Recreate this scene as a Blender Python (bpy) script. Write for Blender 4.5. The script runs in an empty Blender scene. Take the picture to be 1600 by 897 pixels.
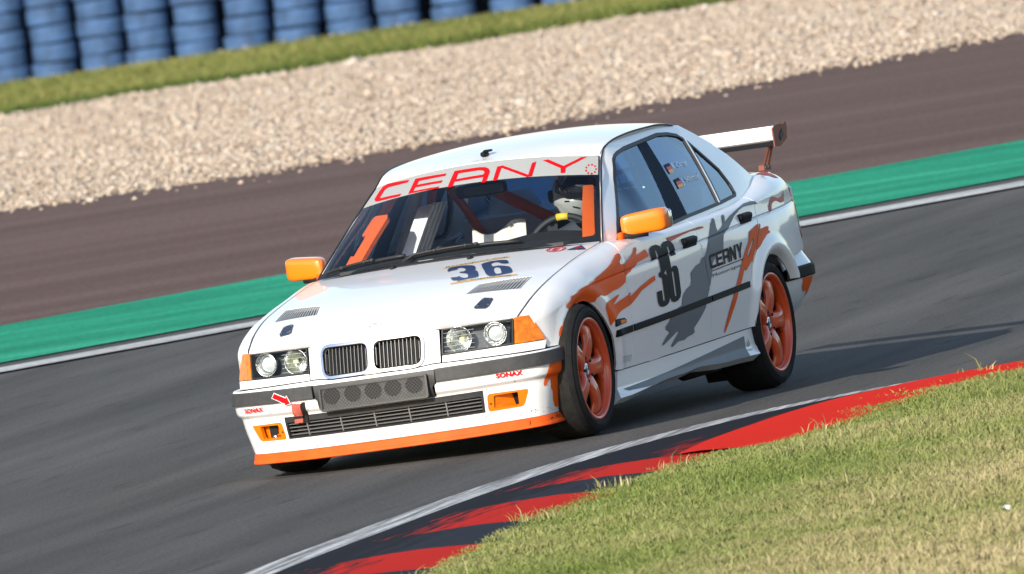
import bpy, bmesh, math, random
import numpy as np
from mathutils import Vector, Matrix
from mathutils.geometry import delaunay_2d_cdt
random.seed(7); RNG = np.random.default_rng(7)
scn = bpy.context.scene
col = scn.collection
# ---------------------------------------------------------------- camera
CAM_C = (84.139318, 29.184708, 3.807280)
R_ = (-0.320517, 0.937813, -0.133322); U_ = (-0.076704, 0.114590, 0.990447); Z_ = (-0.944132, -0.327682, -0.035206)
cd = bpy.data.cameras.new('camera'); cam = bpy.data.objects.new('camera', cd); col.objects.link(cam)
cam.matrix_world = Matrix(((R_[0], U_[0], -Z_[0], CAM_C[0]), (R_[1], U_[1], -Z_[1], CAM_C[1]), (R_[2], U_[2], -Z_[2], CAM_C[2]), (0, 0, 0, 1)))
cd.sensor_width = 36; cd.lens = 30000.797 / 1600 * 36; cd.clip_start = 1; cd.clip_end = 4000
cd.dof.use_dof = True; cd.dof.focus_distance = 88.2; cd.dof.aperture_fstop = 13
scn.camera = cam
# ---------------------------------------------------------------- sky and sun
SUN = Vector((2.42, -.33, 1.0)).normalized()
w = bpy.data.worlds.new('World'); scn.world = w; w.use_nodes = True
nt = w.node_tree
bg = nt.nodes.get('Background') or nt.nodes.new('ShaderNodeBackground')
sky = nt.nodes.new('ShaderNodeTexSky'); sky.sky_type = 'NISHITA'; sky.sun_disc = False
sky.sun_elevation = math.asin(SUN.z); sky.sun_rotation = math.atan2(SUN.x, SUN.y)
sky.air_density = 1.0; sky.dust_density = 1.0; sky.ozone_density = 1.2
nt.links.new(sky.outputs[0], bg.inputs[0]); bg.inputs[1].default_value = 0.125
ld = bpy.data.lights.new('sun', 'SUN'); ld.energy = 3.3; ld.angle = math.radians(.5); ld.color = (1, .93, .82)
sun = bpy.data.objects.new('sun', ld); col.objects.link(sun)
sun.rotation_euler = SUN.to_track_quat('Z', 'Y').to_euler()
scn.view_settings.view_transform = 'Standard'; scn.view_settings.look = 'None'; scn.view_settings.exposure = 0.8
scn.view_settings.gamma = 1
# ---------------------------------------------------------------- materials
def mat(name, c, rough=.5, metal=0., coat=0., var=0., vscale=8., spec=.5, bump=0., bscale=200., trans=False):
    m = bpy.data.materials.new(name); m.use_nodes = True; t = m.node_tree; b = t.nodes['Principled BSDF']
    b.inputs['Base Color'].default_value = (*c, 1); b.inputs['Roughness'].default_value = rough
    b.inputs['Metallic'].default_value = metal; b.inputs['Coat Weight'].default_value = coat
    b.inputs['Coat Roughness'].default_value = .04; b.inputs['Specular IOR Level'].default_value = spec
    if var or bump:
        tc = t.nodes.new('ShaderNodeTexCoord')
    if var:
        n = t.nodes.new('ShaderNodeTexNoise'); n.inputs['Scale'].default_value = vscale; n.inputs['Detail'].default_value = 6
        t.links.new(tc.outputs['Object'], n.inputs['Vector'])
        r = t.nodes.new('ShaderNodeValToRGB'); r.color_ramp.elements[0].position = .3; r.color_ramp.elements[1].position = .7
        r.color_ramp.elements[0].color = (*[x * (1 - var) for x in c], 1); r.color_ramp.elements[1].color = (*[min(1, x * (1 + var)) for x in c], 1)
        t.links.new(n.outputs[0], r.inputs[0]); t.links.new(r.outputs[0], b.inputs['Base Color'])
    if bump:
        n2 = t.nodes.new('ShaderNodeTexNoise'); n2.inputs['Scale'].default_value = bscale; n2.inputs['Detail'].default_value = 4
        t.links.new(tc.outputs['Object'], n2.inputs['Vector'])
        bp = t.nodes.new('ShaderNodeBump'); bp.inputs['Strength'].default_value = bump; bp.inputs['Distance'].default_value = .01
        t.links.new(n2.outputs[0], bp.inputs['Height']); t.links.new(bp.outputs[0], b.inputs['Normal'])
    return m
def glass(name, tint, ior=1.45, rough=.0, gl=(1, 1, 1)):
    m = bpy.data.materials.new(name); m.use_nodes = True; t = m.node_tree; t.nodes.clear()
    o = t.nodes.new('ShaderNodeOutputMaterial'); mx = t.nodes.new('ShaderNodeMixShader'); f = t.nodes.new('ShaderNodeFresnel')
    a = t.nodes.new('ShaderNodeBsdfTransparent'); g = t.nodes.new('ShaderNodeBsdfGlossy')
    a.inputs[0].default_value = (*tint, 1); g.inputs['Roughness'].default_value = rough; g.inputs['Color'].default_value = (*gl, 1); f.inputs[0].default_value = ior
    t.links.new(f.outputs[0], mx.inputs[0]); t.links.new(a.outputs[0], mx.inputs[1]); t.links.new(g.outputs[0], mx.inputs[2])
    t.links.new(mx.outputs[0], o.inputs[0]); return m
def ground_mat(name, c1, c2, scale, stretch=(1, 1, 1), rot=0., rough=.9, c3=None, fine=60., bump=.3, spots=0.):
    """noise-mottled ground: broad patches stretched along the driving line, plus fine grain"""
    m = bpy.data.materials.new(name); m.use_nodes = True; t = m.node_tree; b = t.nodes['Principled BSDF']; L = t.links.new
    b.inputs['Roughness'].default_value = rough; b.inputs['Specular IOR Level'].default_value = .04
    g = t.nodes.new('ShaderNodeNewGeometry')
    def noise(sc, st, ro, det=5):
        mp = t.nodes.new('ShaderNodeMapping'); mp.vector_type = 'TEXTURE'; mp.inputs['Rotation'].default_value = (0, 0, ro); mp.inputs['Scale'].default_value = st
        n = t.nodes.new('ShaderNodeTexNoise'); n.inputs['Scale'].default_value = sc; n.inputs['Detail'].default_value = det
        L(g.outputs['Position'], mp.inputs[0]); L(mp.outputs[0], n.inputs['Vector']); return n
    n1 = noise(scale, stretch, rot); r1 = t.nodes.new('ShaderNodeValToRGB')
    e = r1.color_ramp.elements; e[0].position = .33; e[0].color = (*c1, 1); e[1].position = .68; e[1].color = (*c2, 1)
    if c3: x = e.new(.52); x.color = (*c3, 1)
    L(n1.outputs[0], r1.inputs[0])
    n2 = noise(fine, (1, 1, 1), 0, 3); mr = t.nodes.new('ShaderNodeMapRange'); mr.inputs[1].default_value = .3; mr.inputs[2].default_value = .7
    mr.inputs[3].default_value = .72; mr.inputs[4].default_value = 1.3; L(n2.outputs[0], mr.inputs[0])
    mu = t.nodes.new('ShaderNodeMix'); mu.data_type = 'RGBA'; mu.blend_type = 'MULTIPLY'; mu.inputs[0].default_value = 1
    L(r1.outputs[0], mu.inputs[6]); L(mr.outputs[0], mu.inputs[7]); out = mu.outputs[2]
    if spots:
        n3 = noise(scale * 6, tuple(s ** .8 for s in stretch), rot, 2); r3 = t.nodes.new('ShaderNodeValToRGB')
        r3.color_ramp.elements[0].position = .60; r3.color_ramp.elements[1].position = .72
        r3.color_ramp.elements[0].color = (1, 1, 1, 1); r3.color_ramp.elements[1].color = (1 - spots,) * 3 + (1,)
        m2 = t.nodes.new('ShaderNodeMix'); m2.data_type = 'RGBA'; m2.blend_type = 'MULTIPLY'; m2.inputs[0].default_value = 1
        L(n3.outputs[0], r3.inputs[0]); L(out, m2.inputs[6]); L(r3.outputs[0], m2.inputs[7]); out = m2.outputs[2]
    L(out, b.inputs['Base Color'])
    bp = t.nodes.new('ShaderNodeBump'); bp.inputs['Strength'].default_value = bump; bp.inputs['Distance'].default_value = .01
    L(n2.outputs[0], bp.inputs['Height']); L(bp.outputs[0], b.inputs['Normal']); return m
def attr_mat(name, stops, rough=.9, attr='rnd', sheen=0.):
    """colour picked by a per-piece random attribute (stones, blades)"""
    m = bpy.data.materials.new(name); m.use_nodes = True; t = m.node_tree; b = t.nodes['Principled BSDF']
    a = t.nodes.new('ShaderNodeAttribute'); a.attribute_name = attr; r = t.nodes.new('ShaderNodeValToRGB')
    e = r.color_ramp.elements
    e[0].position, e[0].color = stops[0][0], (*stops[0][1], 1); e[1].position, e[1].color = stops[-1][0], (*stops[-1][1], 1)
    for p, c in stops[1:-1]: e.new(p).color = (*c, 1)
    t.links.new(a.outputs['Fac'], r.inputs[0]); t.links.new(r.outputs[0], b.inputs['Base Color']); b.inputs['Roughness'].default_value = rough
    b.inputs['Specular IOR Level'].default_value = .2
    return m
M = dict(
 white=mat('white_paint', (.80, .80, .79), .35, coat=.6, var=.02, vscale=3),
 white_in=mat('cabin_white', (.78, .82, .86), .45, var=.05),
 banner=mat('banner_film', (.40, .41, .39), .45), red=mat('red_film', (.55, .003, .006), .6, spec=.15), blue=mat('navy_film', (.004, .020, .085), .35, coat=.2),
 gold=mat('gold_film', (.72, .44, .12), .45), black=mat('black_rubber', (.014, .014, .015), .55), trim=mat('black_trim', (.022, .022, .024), .5, var=.25, vscale=25, bump=.15, bscale=300),
 dark=mat('dark_void', (.006, .006, .007), .8), ink=mat('ink_film', (.006, .007, .010), .55, coat=0., spec=.12),
 greytrim=mat('stone_chipped_trim', (.042, .042, .044), .6, var=.22, vscale=30, bump=.2, bscale=250),
 orange=mat('orange_paint', (.86, .19, .003), .3, coat=.8), orange_film=mat('orange_film', (.74, .105, .008), .5, spec=.15, coat=.0, var=.08, vscale=4),
 splitter=mat('orange_splitter', (.74, .095, .010), .6, spec=.2, coat=0., var=.12, vscale=14), rim=mat('orange_rim', (.58, .072, .014), .34, coat=.5, var=.08, vscale=10),
 cage=mat('orange_cage', (.80, .14, .022), .45, var=.05), pillar=mat('pillar_film', (.005, .012, .028), .6, spec=.04), rust=mat('rust_plate', (.20, .042, .014), .5, var=.2, vscale=12),
 grey_film=mat('grey_film', (.14, .155, .175), .5, spec=.25, coat=.0, var=.05, vscale=4), pink=mat('faded_red_film', (.48, .065, .04), .5, spec=.25, coat=.0),
 chrome=mat('chrome', (.75, .75, .76), .12, metal=1), alu=mat('alloy', (.55, .56, .58), .3, metal=1), grille=mat('grille_bar', (.20, .20, .20), .45, metal=.3), slat=mat('grille_slat', (.42, .42, .42), .5),
 lampin=mat('lamp_housing', (.10, .105, .11), .3, metal=.6), slate=mat('slate_plate', (.030, .036, .06), .4), lens=mat('projector_lens', (.55, .60, .63), .08, coat=1.), amber=mat('amber_lens', (.70, .17, .001), .3, coat=.25, var=.35, vscale=40),
 bulb=mat('yellow_bulb', (.62, .66, .33), .3), bowl=mat('reflector_bowl', (.55, .56, .57), .25, metal=1, bump=.4, bscale=60), silver=mat('silver_letter', (.42, .43, .44), .4), redlens=mat('red_lens', (.35, .012, .012), .15, coat=1),
 tyre=mat('tyre_rubber', (.013, .013, .014), .8, spec=.2, var=.3, vscale=20, bump=.2, bscale=120), tread=mat('scrubbed_tread', (.022, .021, .020), .9, spec=.1, var=.25, vscale=30, bump=.3, bscale=150),
 disc=mat('brake_disc', (.22, .20, .19), .4, metal=.8), strap=mat('tow_strap', (.42, .09, .06), .7, var=.2, vscale=30), yellow=mat('yellow_tape', (.75, .55, .05), .5),
 suit=mat('dark_suit', (.045, .05, .07), .8, var=.2), helmet=mat('helmet_shell', (.42, .44, .44), .3, coat=.5), visor=mat('helmet_visor', (.012, .012, .016), .1, coat=1),
 skin=mat('skin', (.55, .33, .24), .5), seatcloth=mat('seat_cloth', (.03, .03, .035), .9), net=mat('window_net', (.03, .05, .10), .9), fabric=mat('white_cloth', (.72, .71, .68), .8, var=.06, vscale=10),
 dash=mat('dashboard', (.018, .020, .022), .6, bump=.1), flagr=mat('flag_red', (.55, .05, .06), .5), flagg=mat('flag_gold', (.75, .40, .05), .5), namew=mat('name_film', (.70, .75, .80), .5),
 plate_mesh=mat('mesh_wire', (.03, .03, .03), .6), plate_back=mat('mesh_backing', (.09, .09, .09), .6, var=.2, vscale=40),
 screen=glass('windscreen_glass', (.93, .96, .96), 1.3), side_glass=glass('side_window_glass', (.50, .72, .93), 1.85, gl=(.72, .87, 1)), rear_glass=glass('rear_window_glass', (.50, .70, .88), 2.0, gl=(.80, .90, 1)), lamp_glass=glass('lamp_glass', (.93, .95, .95), 1.3),
)
_t = M['banner'].node_tree; _b = _t.nodes['Principled BSDF']; _o = [n for n in _t.nodes if n.type == 'OUTPUT_MATERIAL'][0]     # white vinyl lets some light through
_x = _t.nodes.new('ShaderNodeMixShader'); _x.inputs[0].default_value = .45; _l = _t.nodes.new('ShaderNodeBsdfTranslucent'); _l.inputs[0].default_value = (.62, .62, .60, 1)
_t.links.new(_b.outputs[0], _x.inputs[1]); _t.links.new(_l.outputs[0], _x.inputs[2]); _t.links.new(_x.outputs[0], _o.inputs[0]); _b.inputs['Base Color'].default_value = (.70, .71, .68, 1)
# ---------------------------------------------------------------- mesh helpers
PHI, THE = -0.0121067, -0.0231428       # body roll and dive on the springs
LEAN = np.array([[0.9999998, 0.0005279, 0.0003618], [-0.000518, 0.9996375, -0.0269184], [-0.0003759, 0.0269182, 0.9996376]]); SHIFT = np.array([-0.121951, -0.034378, -0.026149])
def bod(V):
    V = np.asarray(V, float).reshape(-1, 3); z = V[:, 2] - .3
    V = np.stack([V[:, 0] - THE * z, V[:, 1] - PHI * z, V[:, 2] + PHI * V[:, 1] + THE * V[:, 0]], -1)
    return V @ LEAN.T + SHIFT
def link(o, parent=None, label=None, cat=None, group=None, kind=None):
    col.objects.link(o)
    if parent: o.parent = parent
    if label: o['label'] = label
    if cat: o['category'] = cat
    if group: o['group'] = group
    if kind: o['kind'] = kind
    return o
def mk(name, V, F, m, parent=None, smooth=True, N=None, **kw):
    me = bpy.data.meshes.new(name); me.from_pydata([tuple(v) for v in np.asarray(V, float)], [], [tuple(int(i) for i in f) for f in F])
    me.update()
    for mm in (m if isinstance(m, (list, tuple)) else [m]): me.materials.append(mm)
    if smooth: me.polygons.foreach_set('use_smooth', [True] * len(me.polygons))
    if N is not None: me.normals_split_custom_set_from_vertices([tuple(n) for n in N])
    return link(bpy.data.objects.new(name, me), parent, **kw)
def empty(name, loc=(0, 0, 0), **kw):
    o = bpy.data.objects.new(name, None); o.empty_display_size = .2; o.location = loc; return link(o, **kw)
def inpoly(P, poly):
    P = np.asarray(P, float); poly = np.asarray(poly, float); x, y = P[:, 0], P[:, 1]; c = np.zeros(len(P), bool)
    a = poly; b = np.roll(poly, -1, 0)
    for (x1, y1), (x2, y2) in zip(a, b):
        if y1 == y2: continue
        k = ((y1 > y) != (y2 > y)) & (x < (x2 - x1) * (y - y1) / (y2 - y1) + x1); c ^= k
    return c
def dens(poly, step):
    out = []; n = len(poly)
    for i in range(n):
        a = np.array(poly[i]); b = np.array(poly[(i + 1) % n]); k = max(1, int(np.ceil(np.linalg.norm(b - a) / step)))
        out += [tuple(a + (b - a) * j / k) for j in range(k)]
    return out
def area(p): p = np.asarray(p); q = np.roll(p, -1, 0); return .5 * np.sum(p[:, 0] * q[:, 1] - q[:, 0] * p[:, 1])
def inset(poly, d):
    p = np.asarray(poly, float); s = 1 if area(p) > 0 else -1
    e = np.roll(p, -1, 0) - p; e /= np.maximum(np.linalg.norm(e, axis=1, keepdims=True), 1e-9)
    n = np.stack([-e[:, 1], e[:, 0]], -1) * s; m = n + np.roll(n, 1, 0); L = np.linalg.norm(m, axis=1, keepdims=True)
    m = m / np.maximum(L, .3)
    return [tuple(v) for v in p + m * d]
def fill(poly, holes, step, rows=(), clips=(), grid=True):
    """constrained triangulation of a 2-D outline with holes, with inner grid points"""
    loops = [dens(poly, step)] + [dens(h, step * .7) for h in holes] + [dens(c, step) for c in clips]
    pts = []; edges = []
    for lp in loops:
        b = len(pts); pts += lp; edges += [(b + i, b + (i + 1) % len(lp)) for i in range(len(lp))]
    P = np.array(loops[0]); lo, hi = P.min(0), P.max(0)
    gx = np.arange(lo[0] + step * .5, hi[0], step); gy = np.arange(lo[1] + step * .5, hi[1], step)
    G = np.array([(a, b + (step * .25 if i % 2 else -step * .25)) for i, a in enumerate(gx) for b in gy]).reshape(-1, 2)
    if len(G) and grid:
        G = G[inpoly(G, poly)]; A = np.array(pts)
        for c in clips: G = G[inpoly(G, c)] if len(G) else G
        if len(G):
            d = np.array([np.min(np.abs(A - g).max(1)) for g in G]); pts += [tuple(g) for g in G[d > step * .3]]
    for ln in rows:           # feature lines of the surface stay edges of every mesh laid on it
        ln = np.asarray(ln, float); kk = inpoly(ln, poly)
        for c in clips: kk &= inpoly(ln, c)
        kk = kk | np.roll(kk, 1) | np.roll(kk, -1) if len(ln) > 2 else kk
        i0 = None
        for i in range(len(ln)):
            if kk[i]:
                pts.append(tuple(ln[i]))
                if i0 == i - 1 and i > 0: edges.append((len(pts) - 2, len(pts) - 1))
                i0 = i
    r = delaunay_2d_cdt([Vector(p) for p in pts], edges, [], 0, 1e-6)
    V = np.array([tuple(v) for v in r[0]]); T = np.array([f for f in r[2] if len(f) == 3])
    c = V[T].mean(1); k = inpoly(c, poly)
    for h in holes: k &= ~inpoly(c, h)
    for h in clips: k &= inpoly(c, h)
    T = T[k]; used = np.unique(T); mp = -np.ones(len(V), int); mp[used] = np.arange(len(used))
    return V[used], mp[T]
def norm_of(S, u, v, h=1.5e-3):
    n = np.cross(S(u + h, v) - S(u - h, v), S(u, v + h) - S(u, v - h)); n /= np.maximum(np.linalg.norm(n, axis=1, keepdims=True), 1e-12)
    P = S(u, v); s = np.sign(n[:, 1] + .3 * n[:, 2]) if S in (SIDE, GLS, SKIRT) else np.sign(np.sum(n * (P - np.array([0, 0, .45])), 1)); s[s == 0] = 1
    return n * s[:, None]
def patch(name, S, poly, m, parent, holes=(), step=.05, off=0., lip=.014, mir=False, gap=0., clips=(), rows=(), body=True, smooth=True, grid=True, **kw):
    """one panel of the car: a 2-D outline laid on a surface function, with turned-in edges"""
    if gap: poly = inset(poly, gap); holes = [inset(h, -gap) for h in holes]
    uv, T = fill(poly, holes, step, rows, clips, grid)
    if len(T) == 0: return None
    P = S(uv[:, 0], uv[:, 1]); N = norm_of(S, uv[:, 0], uv[:, 1]); P = P + N * off
    a, b, c = P[T[:, 0]], P[T[:, 1]], P[T[:, 2]]; g = np.cross(b - a, c - a); fl = np.sum(g * N[T[:, 0]], 1) < 0
    T[fl] = T[fl][:, ::-1]
    V = P; F = [tuple(t) for t in T]; NN = N
    if lip:
        cnt = {}
        for t in F:
            for i in range(3):
                e = (t[i], t[(i + 1) % 3]); cnt[e] = cnt.get(e, 0) + 1
        E = [e for e in cnt if (e[1], e[0]) not in cnt]; n0 = len(V); nv = []; nn = []
        for (i, j) in E:
            d = V[j] - V[i]; q = np.cross(d, N[i]); q /= max(np.linalg.norm(q), 1e-9); k = n0 + len(nv)
            nv += [V[i], V[j], V[j] - N[j] * lip, V[i] - N[i] * lip]; nn += [q] * 4; F.append((k + 1, k, k + 3, k + 2))
        if nv: V = np.concatenate([V, np.array(nv)]); NN = np.concatenate([NN, np.array(nn)])
    V = V.copy(); NN = NN.copy()
    if mir: V[:, 1] *= -1; NN[:, 1] *= -1; F = [f[::-1] for f in F]
    if body: V = bod(V)
    return mk(name, V, F, m, parent, smooth, NN if smooth else None, **kw)
def tube(pts, r, n=10, closed=False, caps=True):
    P = np.asarray(pts, float); k = len(P); r = np.broadcast_to(r, (k,)); V = []; F = []
    T = np.gradient(P, axis=0) if not closed else np.roll(P, -1, 0) - np.roll(P, 1, 0)
    T /= np.linalg.norm(T, axis=1, keepdims=True); a = np.cross(T[0], (0, 0, 1) if abs(T[0][2]) < .9 else (1, 0, 0)); a /= np.linalg.norm(a)
    for i in range(k):
        a = a - T[i] * (a @ T[i]); a /= np.linalg.norm(a); b = np.cross(T[i], a)
        V += [P[i] + r[i] * (math.cos(t) * a + math.sin(t) * b) for t in np.linspace(0, 2 * np.pi, n, endpoint=False)]
    for i in range(k if closed else k - 1):
        j = (i + 1) % k; F += [(i * n + q, i * n + (q + 1) % n, j * n + (q + 1) % n, j * n + q) for q in range(n)]
    if caps and not closed: F += [tuple(range(n))[::-1], tuple(range((k - 1) * n, k * n))]
    return np.array(V), F
def lathe(prof, n=48, axis='y', closed=False):
    """profile of (radius, height) turned round an axis"""
    V = []; F = []; k = len(prof)
    for t in np.linspace(0, 2 * np.pi, n, endpoint=False):
        c, s = math.cos(t), math.sin(t)
        for r, h in prof: V.append((r * c, h, r * s) if axis == 'y' else ((r * c, r * s, h) if axis == 'z' else (h, r * c, r * s)))
    for i in range(n):
        j = (i + 1) % n
        for q in range(k if closed else k - 1):
            p = (q + 1) % k; F.append((i * k + q, j * k + q, j * k + p, i * k + p))
    return np.array(V), F
def join(*parts):
    V = []; F = []; o = 0
    for v, f in parts: v = np.asarray(v, float).reshape(-1, 3); V.append(v); F += [tuple(i + o for i in q) for q in f]; o += len(v)
    return np.concatenate(V), F
def box(c, h, rot=None, taper=None):
    s = np.array([(-1, -1, -1), (1, -1, -1), (1, 1, -1), (-1, 1, -1), (-1, -1, 1), (1, -1, 1), (1, 1, 1), (-1, 1, 1)], float) * h
    if rot is not None: s = s @ np.array(rot).T
    return s + np.array(c), [(3, 2, 1, 0), (4, 5, 6, 7), (0, 1, 5, 4), (1, 2, 6, 5), (2, 3, 7, 6), (3, 0, 4, 7)]
def superbox(c, h, e=.35, nu=24, nv=14, fx=None):
    """rounded box (superellipsoid)"""
    sg = lambda a: np.sign(a) * np.abs(a) ** e; V = []; F = []
    for i in range(nv + 1):
        p = -np.pi / 2 + np.pi * i / nv
        for j in range(nu):
            t = 2 * np.pi * j / nu; V.append((sg(np.cos(p)) * sg(np.cos(t)) * h[0], sg(np.cos(p)) * sg(np.sin(t)) * h[1], sg(np.sin(p)) * h[2]))
    for i in range(nv):
        for j in range(nu): F.append((i * nu + j, i * nu + (j + 1) % nu, (i + 1) * nu + (j + 1) % nu, (i + 1) * nu + j))
    V = np.array(V)
    if fx: V = fx(V)
    return V + np.array(c), F
def prism(poly, S, th, off=0., body=True):
    """a solid plate: outline on surface S, thickness th along the normal"""
    uv, T = fill(poly, [], .03); P = S(uv[:, 0], uv[:, 1]); N = norm_of(S, uv[:, 0], uv[:, 1])
    return P + N * off, N, T
def mirV(V, F): V = np.array(V); V[:, 1] *= -1; return V, [f[::-1] for f in F]
def slab(outline, axis, a, b):
    """extrude a 2-D outline between a and b along an axis; outline is in the other two axes, in order"""
    o = list(outline); n = len(o); V = []
    if area(o) < 0: o = o[::-1]
    for h in (a, b):
        for p, q in o: V.append({'x': (h, p, q), 'y': (p, h, q), 'z': (p, q, h)}[axis])
    F = [tuple(range(n))[::-1], tuple(range(n, 2 * n))] + [(i, (i + 1) % n, n + (i + 1) % n, n + i) for i in range(n)]
    if axis == 'y': F = [f[::-1] for f in F]
    return np.array(V), F
def bil(q, P):
    """unit square -> quad (TL, TR, BR, BL)"""
    P = np.asarray(P, float); u, v = P[:, :1], P[:, 1:2]; q = np.asarray(q, float)
    return (q[0] * (1 - u) + q[1] * u) * v + (q[3] * (1 - u) + q[2] * u) * (1 - v)
_glyph = {}
def text_tris(s, bold=0.):
    if (s, bold) in _glyph: return _glyph[(s, bold)]
    cu = bpy.data.curves.new('t', 'FONT'); cu.body = s; cu.resolution_u = 3; cu.offset = bold; cu.space_character = 1.05
    o = bpy.data.objects.new('t', cu); col.objects.link(o); dg = bpy.context.evaluated_depsgraph_get()
    me = bpy.data.meshes.new_from_object(o.evaluated_get(dg)); me.calc_loop_triangles()
    V = np.array([tuple(v.co)[:2] for v in me.vertices]); T = np.array([tuple(t.vertices) for t in me.loop_triangles])
    col.objects.unlink(o); bpy.data.objects.remove(o); bpy.data.meshes.remove(me)
    lo, hi = V.min(0), V.max(0); V = (V - lo) / (hi - lo); _glyph[(s, bold)] = (V, T); return V, T
def text_on(name, s, S, quad, m, parent, off=.003, bold=0., flip=False, **kw):
    V, T = text_tris(s, bold)
    # split long triangles so that the letters follow the surface
    uv = bil(quad, V); P = S(uv[:, 0], uv[:, 1]); N = norm_of(S, uv[:, 0], uv[:, 1]); P = P + N * off
    T = T.copy(); a, b, c = P[T[:, 0]], P[T[:, 1]], P[T[:, 2]]; g = np.cross(b - a, c - a); fl = np.sum(g * N[T[:, 0]], 1) < 0
    T[fl] = T[fl][:, ::-1]
    return mk(name, bod(P), T, m, parent, True, N, **kw)
# ---------------------------------------------------------------- body surfaces
def pch(kx,ky):
    """monotone-ish cubic (PCHIP) interpolant through knots"""
    kx=np.array(kx,float);ky=np.array(ky,float)
    if kx[0]>kx[-1]: kx,ky=kx[::-1],ky[::-1]
    h=np.diff(kx);d=np.diff(ky)/h;m=np.zeros(len(kx))
    for i in range(1,len(kx)-1):
        if d[i-1]*d[i]>0:
            w1=2*h[i]+h[i-1];w2=h[i]+2*h[i-1];m[i]=(w1+w2)/(w1/d[i-1]+w2/d[i])
    m[0],m[-1]=d[0],d[-1]
    def f(x):
        x=np.asarray(x,float);i=np.clip(np.searchsorted(kx,x)-1,0,len(kx)-2)
        hh=h[i];t=(x-kx[i])/hh
        lin=(t<0)|(t>1)
        tc=np.clip(t,0,1)
        r=(1+2*tc)*(1-tc)**2*ky[i]+tc*(1-tc)**2*hh*m[i]+tc*tc*(3-2*tc)*ky[i+1]+tc*tc*(tc-1)*hh*m[i+1]
        return np.where(t<0,ky[i]+m[i]*t*hh,np.where(t>1,ky[i+1]+m[i+1]*(t-1)*hh,r))
    return f
YS=pch([1.84,1.80,1.74,1.66,1.5,1.35,1.1,.85,.4,-.2,-.8,-1.1,-1.35,-1.7,-1.95,-2.08,-2.16,-2.2],[.725,.748,.768,.780,.786,.789,.799,.819,.836,.841,.838,.836,.834,.815,.778,.745,.712,.68])
TUM=pch([.14,.20,.30,.40,.48,.62,.765,.78,.80,.88],[-.045,-.038,-.028,-.012,0,-.002,-.010,-.013,-.019,-.038])
ZC=pch([2.10,2.055,2.012,1.9,1.73,1.43,1.1,.9,.7],[.655,.690,.716,.757,.802,.855,.892,.912,.928])
ZE=pch([2.10,2.06,1.95,1.86,1.5,1.1,.672,.6],[.632,.662,.700,.724,.785,.842,.885,.89])
YL=pch([2.1,1.92,1.75,1.478,1.1,.75,.6],[.62,.655,.675,.69,.692,.70,.70])
NX=pch([0,.15,.25,.32,.5,.64,.70,.745,.775],[2.092,2.082,2.064,2.040,1.988,1.935,1.875,1.81,1.74])
def HOOD(x,y):
    a=np.abs(y);t=np.clip((x-1.45)/.5,0,1);xs=x+(2.092-NX(np.minimum(a,.7)))*t*t*(3-2*t)
    q=np.minimum(a/YL(x),1.08)**2.2
    return np.stack([x+0*y,y+0*x,ZE(xs)+(ZC(xs)-ZE(xs))*(1-q)],-1)
_hx=[1.92,1.88,1.82,1.75,1.65,1.55,1.4,1.2,1.0,.85]
HT=pch(_hx+[.70,.55,0,-.6,-1.2,-1.5,-1.75,-2.0,-2.12,-2.2],[float(HOOD(np.array([x]),YL(np.array([x])))[0,2]) for x in _hx]+[.880,.872,.868,.868,.884,.92,.966,.960,.948,.925])
YT=pch([2.1,1.92,1.75,1.478,1.1,.75,.4,0,-.6,-1.2,-1.5,-1.7,-2.0,-2.2],[.62,.655,.675,.69,.692,.70,.745,.765,.768,.745,.69,.63,.60,.56])
RR=pch([1.92,1.75,1.5,1.1,.8,.6,-1.2,-1.5,-1.75,-2.0,-2.2],[.05,.08,.10,.11,.09,.035,.035,.06,.11,.11,.10])
ZSW=pch([1.3,.8,.04,-.3,-.945,-1.24,-2.07,-2.2],[.712,.735,.755,.763,.781,.79,.803,.805])
def SIDE(x,v,flare=True):
    x=np.asarray(x,float);v=np.asarray(v,float)
    H=HT(x);r=RR(x);z0=H-r
    th=np.clip((v-z0)/r,0,1)*np.pi/2
    zz=np.minimum(v,z0)
    # smaller tumble at the ends
    y0=YS(x)+TUM(np.minimum(zz,.88))
    if flare:
        for cx,cz,R,amp,w,dr in ((1.35,.315,.345,.012,.045,.014),(-1.35,.255,.335,.022,.05,.036)):
            d=np.hypot(x-cx,zz-cz)-R
            d=np.maximum(d,0);y0=y0+(amp*np.exp(-((d-.05)/w)**2)-dr*np.exp(-(d/.028)**2))*np.clip((zz-.12)/.15,0,1)
    y0=y0-.006*np.exp(-((zz-ZSW(x))/.0045)**2)*np.clip((1.25-x)/.1,0,1)
    a=np.maximum(y0-YT(x),.005)
    y=y0-a*(1-np.cos(th));z=np.where(v>z0,z0+r*np.sin(th),v)
    return np.stack([x,y,z],-1)
def GLS(x,z):
    dz=z-HT2(x)
    t=np.clip(np.asarray(x)/.2,0,1);k=.40+.12*t*t*(3-2*t)
    return np.stack([x+0*z,YT2(x)-k*dz-.25*dz*dz,z+0*x],-1)
HT2=pch([.8,.55,0,-.6,-1.2,-1.5,-1.8],[.872,.872,.868,.868,.884,.905,.925])
YT2=pch([.80,.69,.4,0,-.6,-1.2,-1.5,-1.7,-1.9],[.685,.705,.745,.765,.768,.745,.715,.685,.65])
def NOSE(y,z):
    a=np.abs(y)
    return np.stack([NX(a)-.28*(z-.60)-8*np.maximum(z-.655,0)**2,y+0*z,z+0*y],-1)
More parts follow.
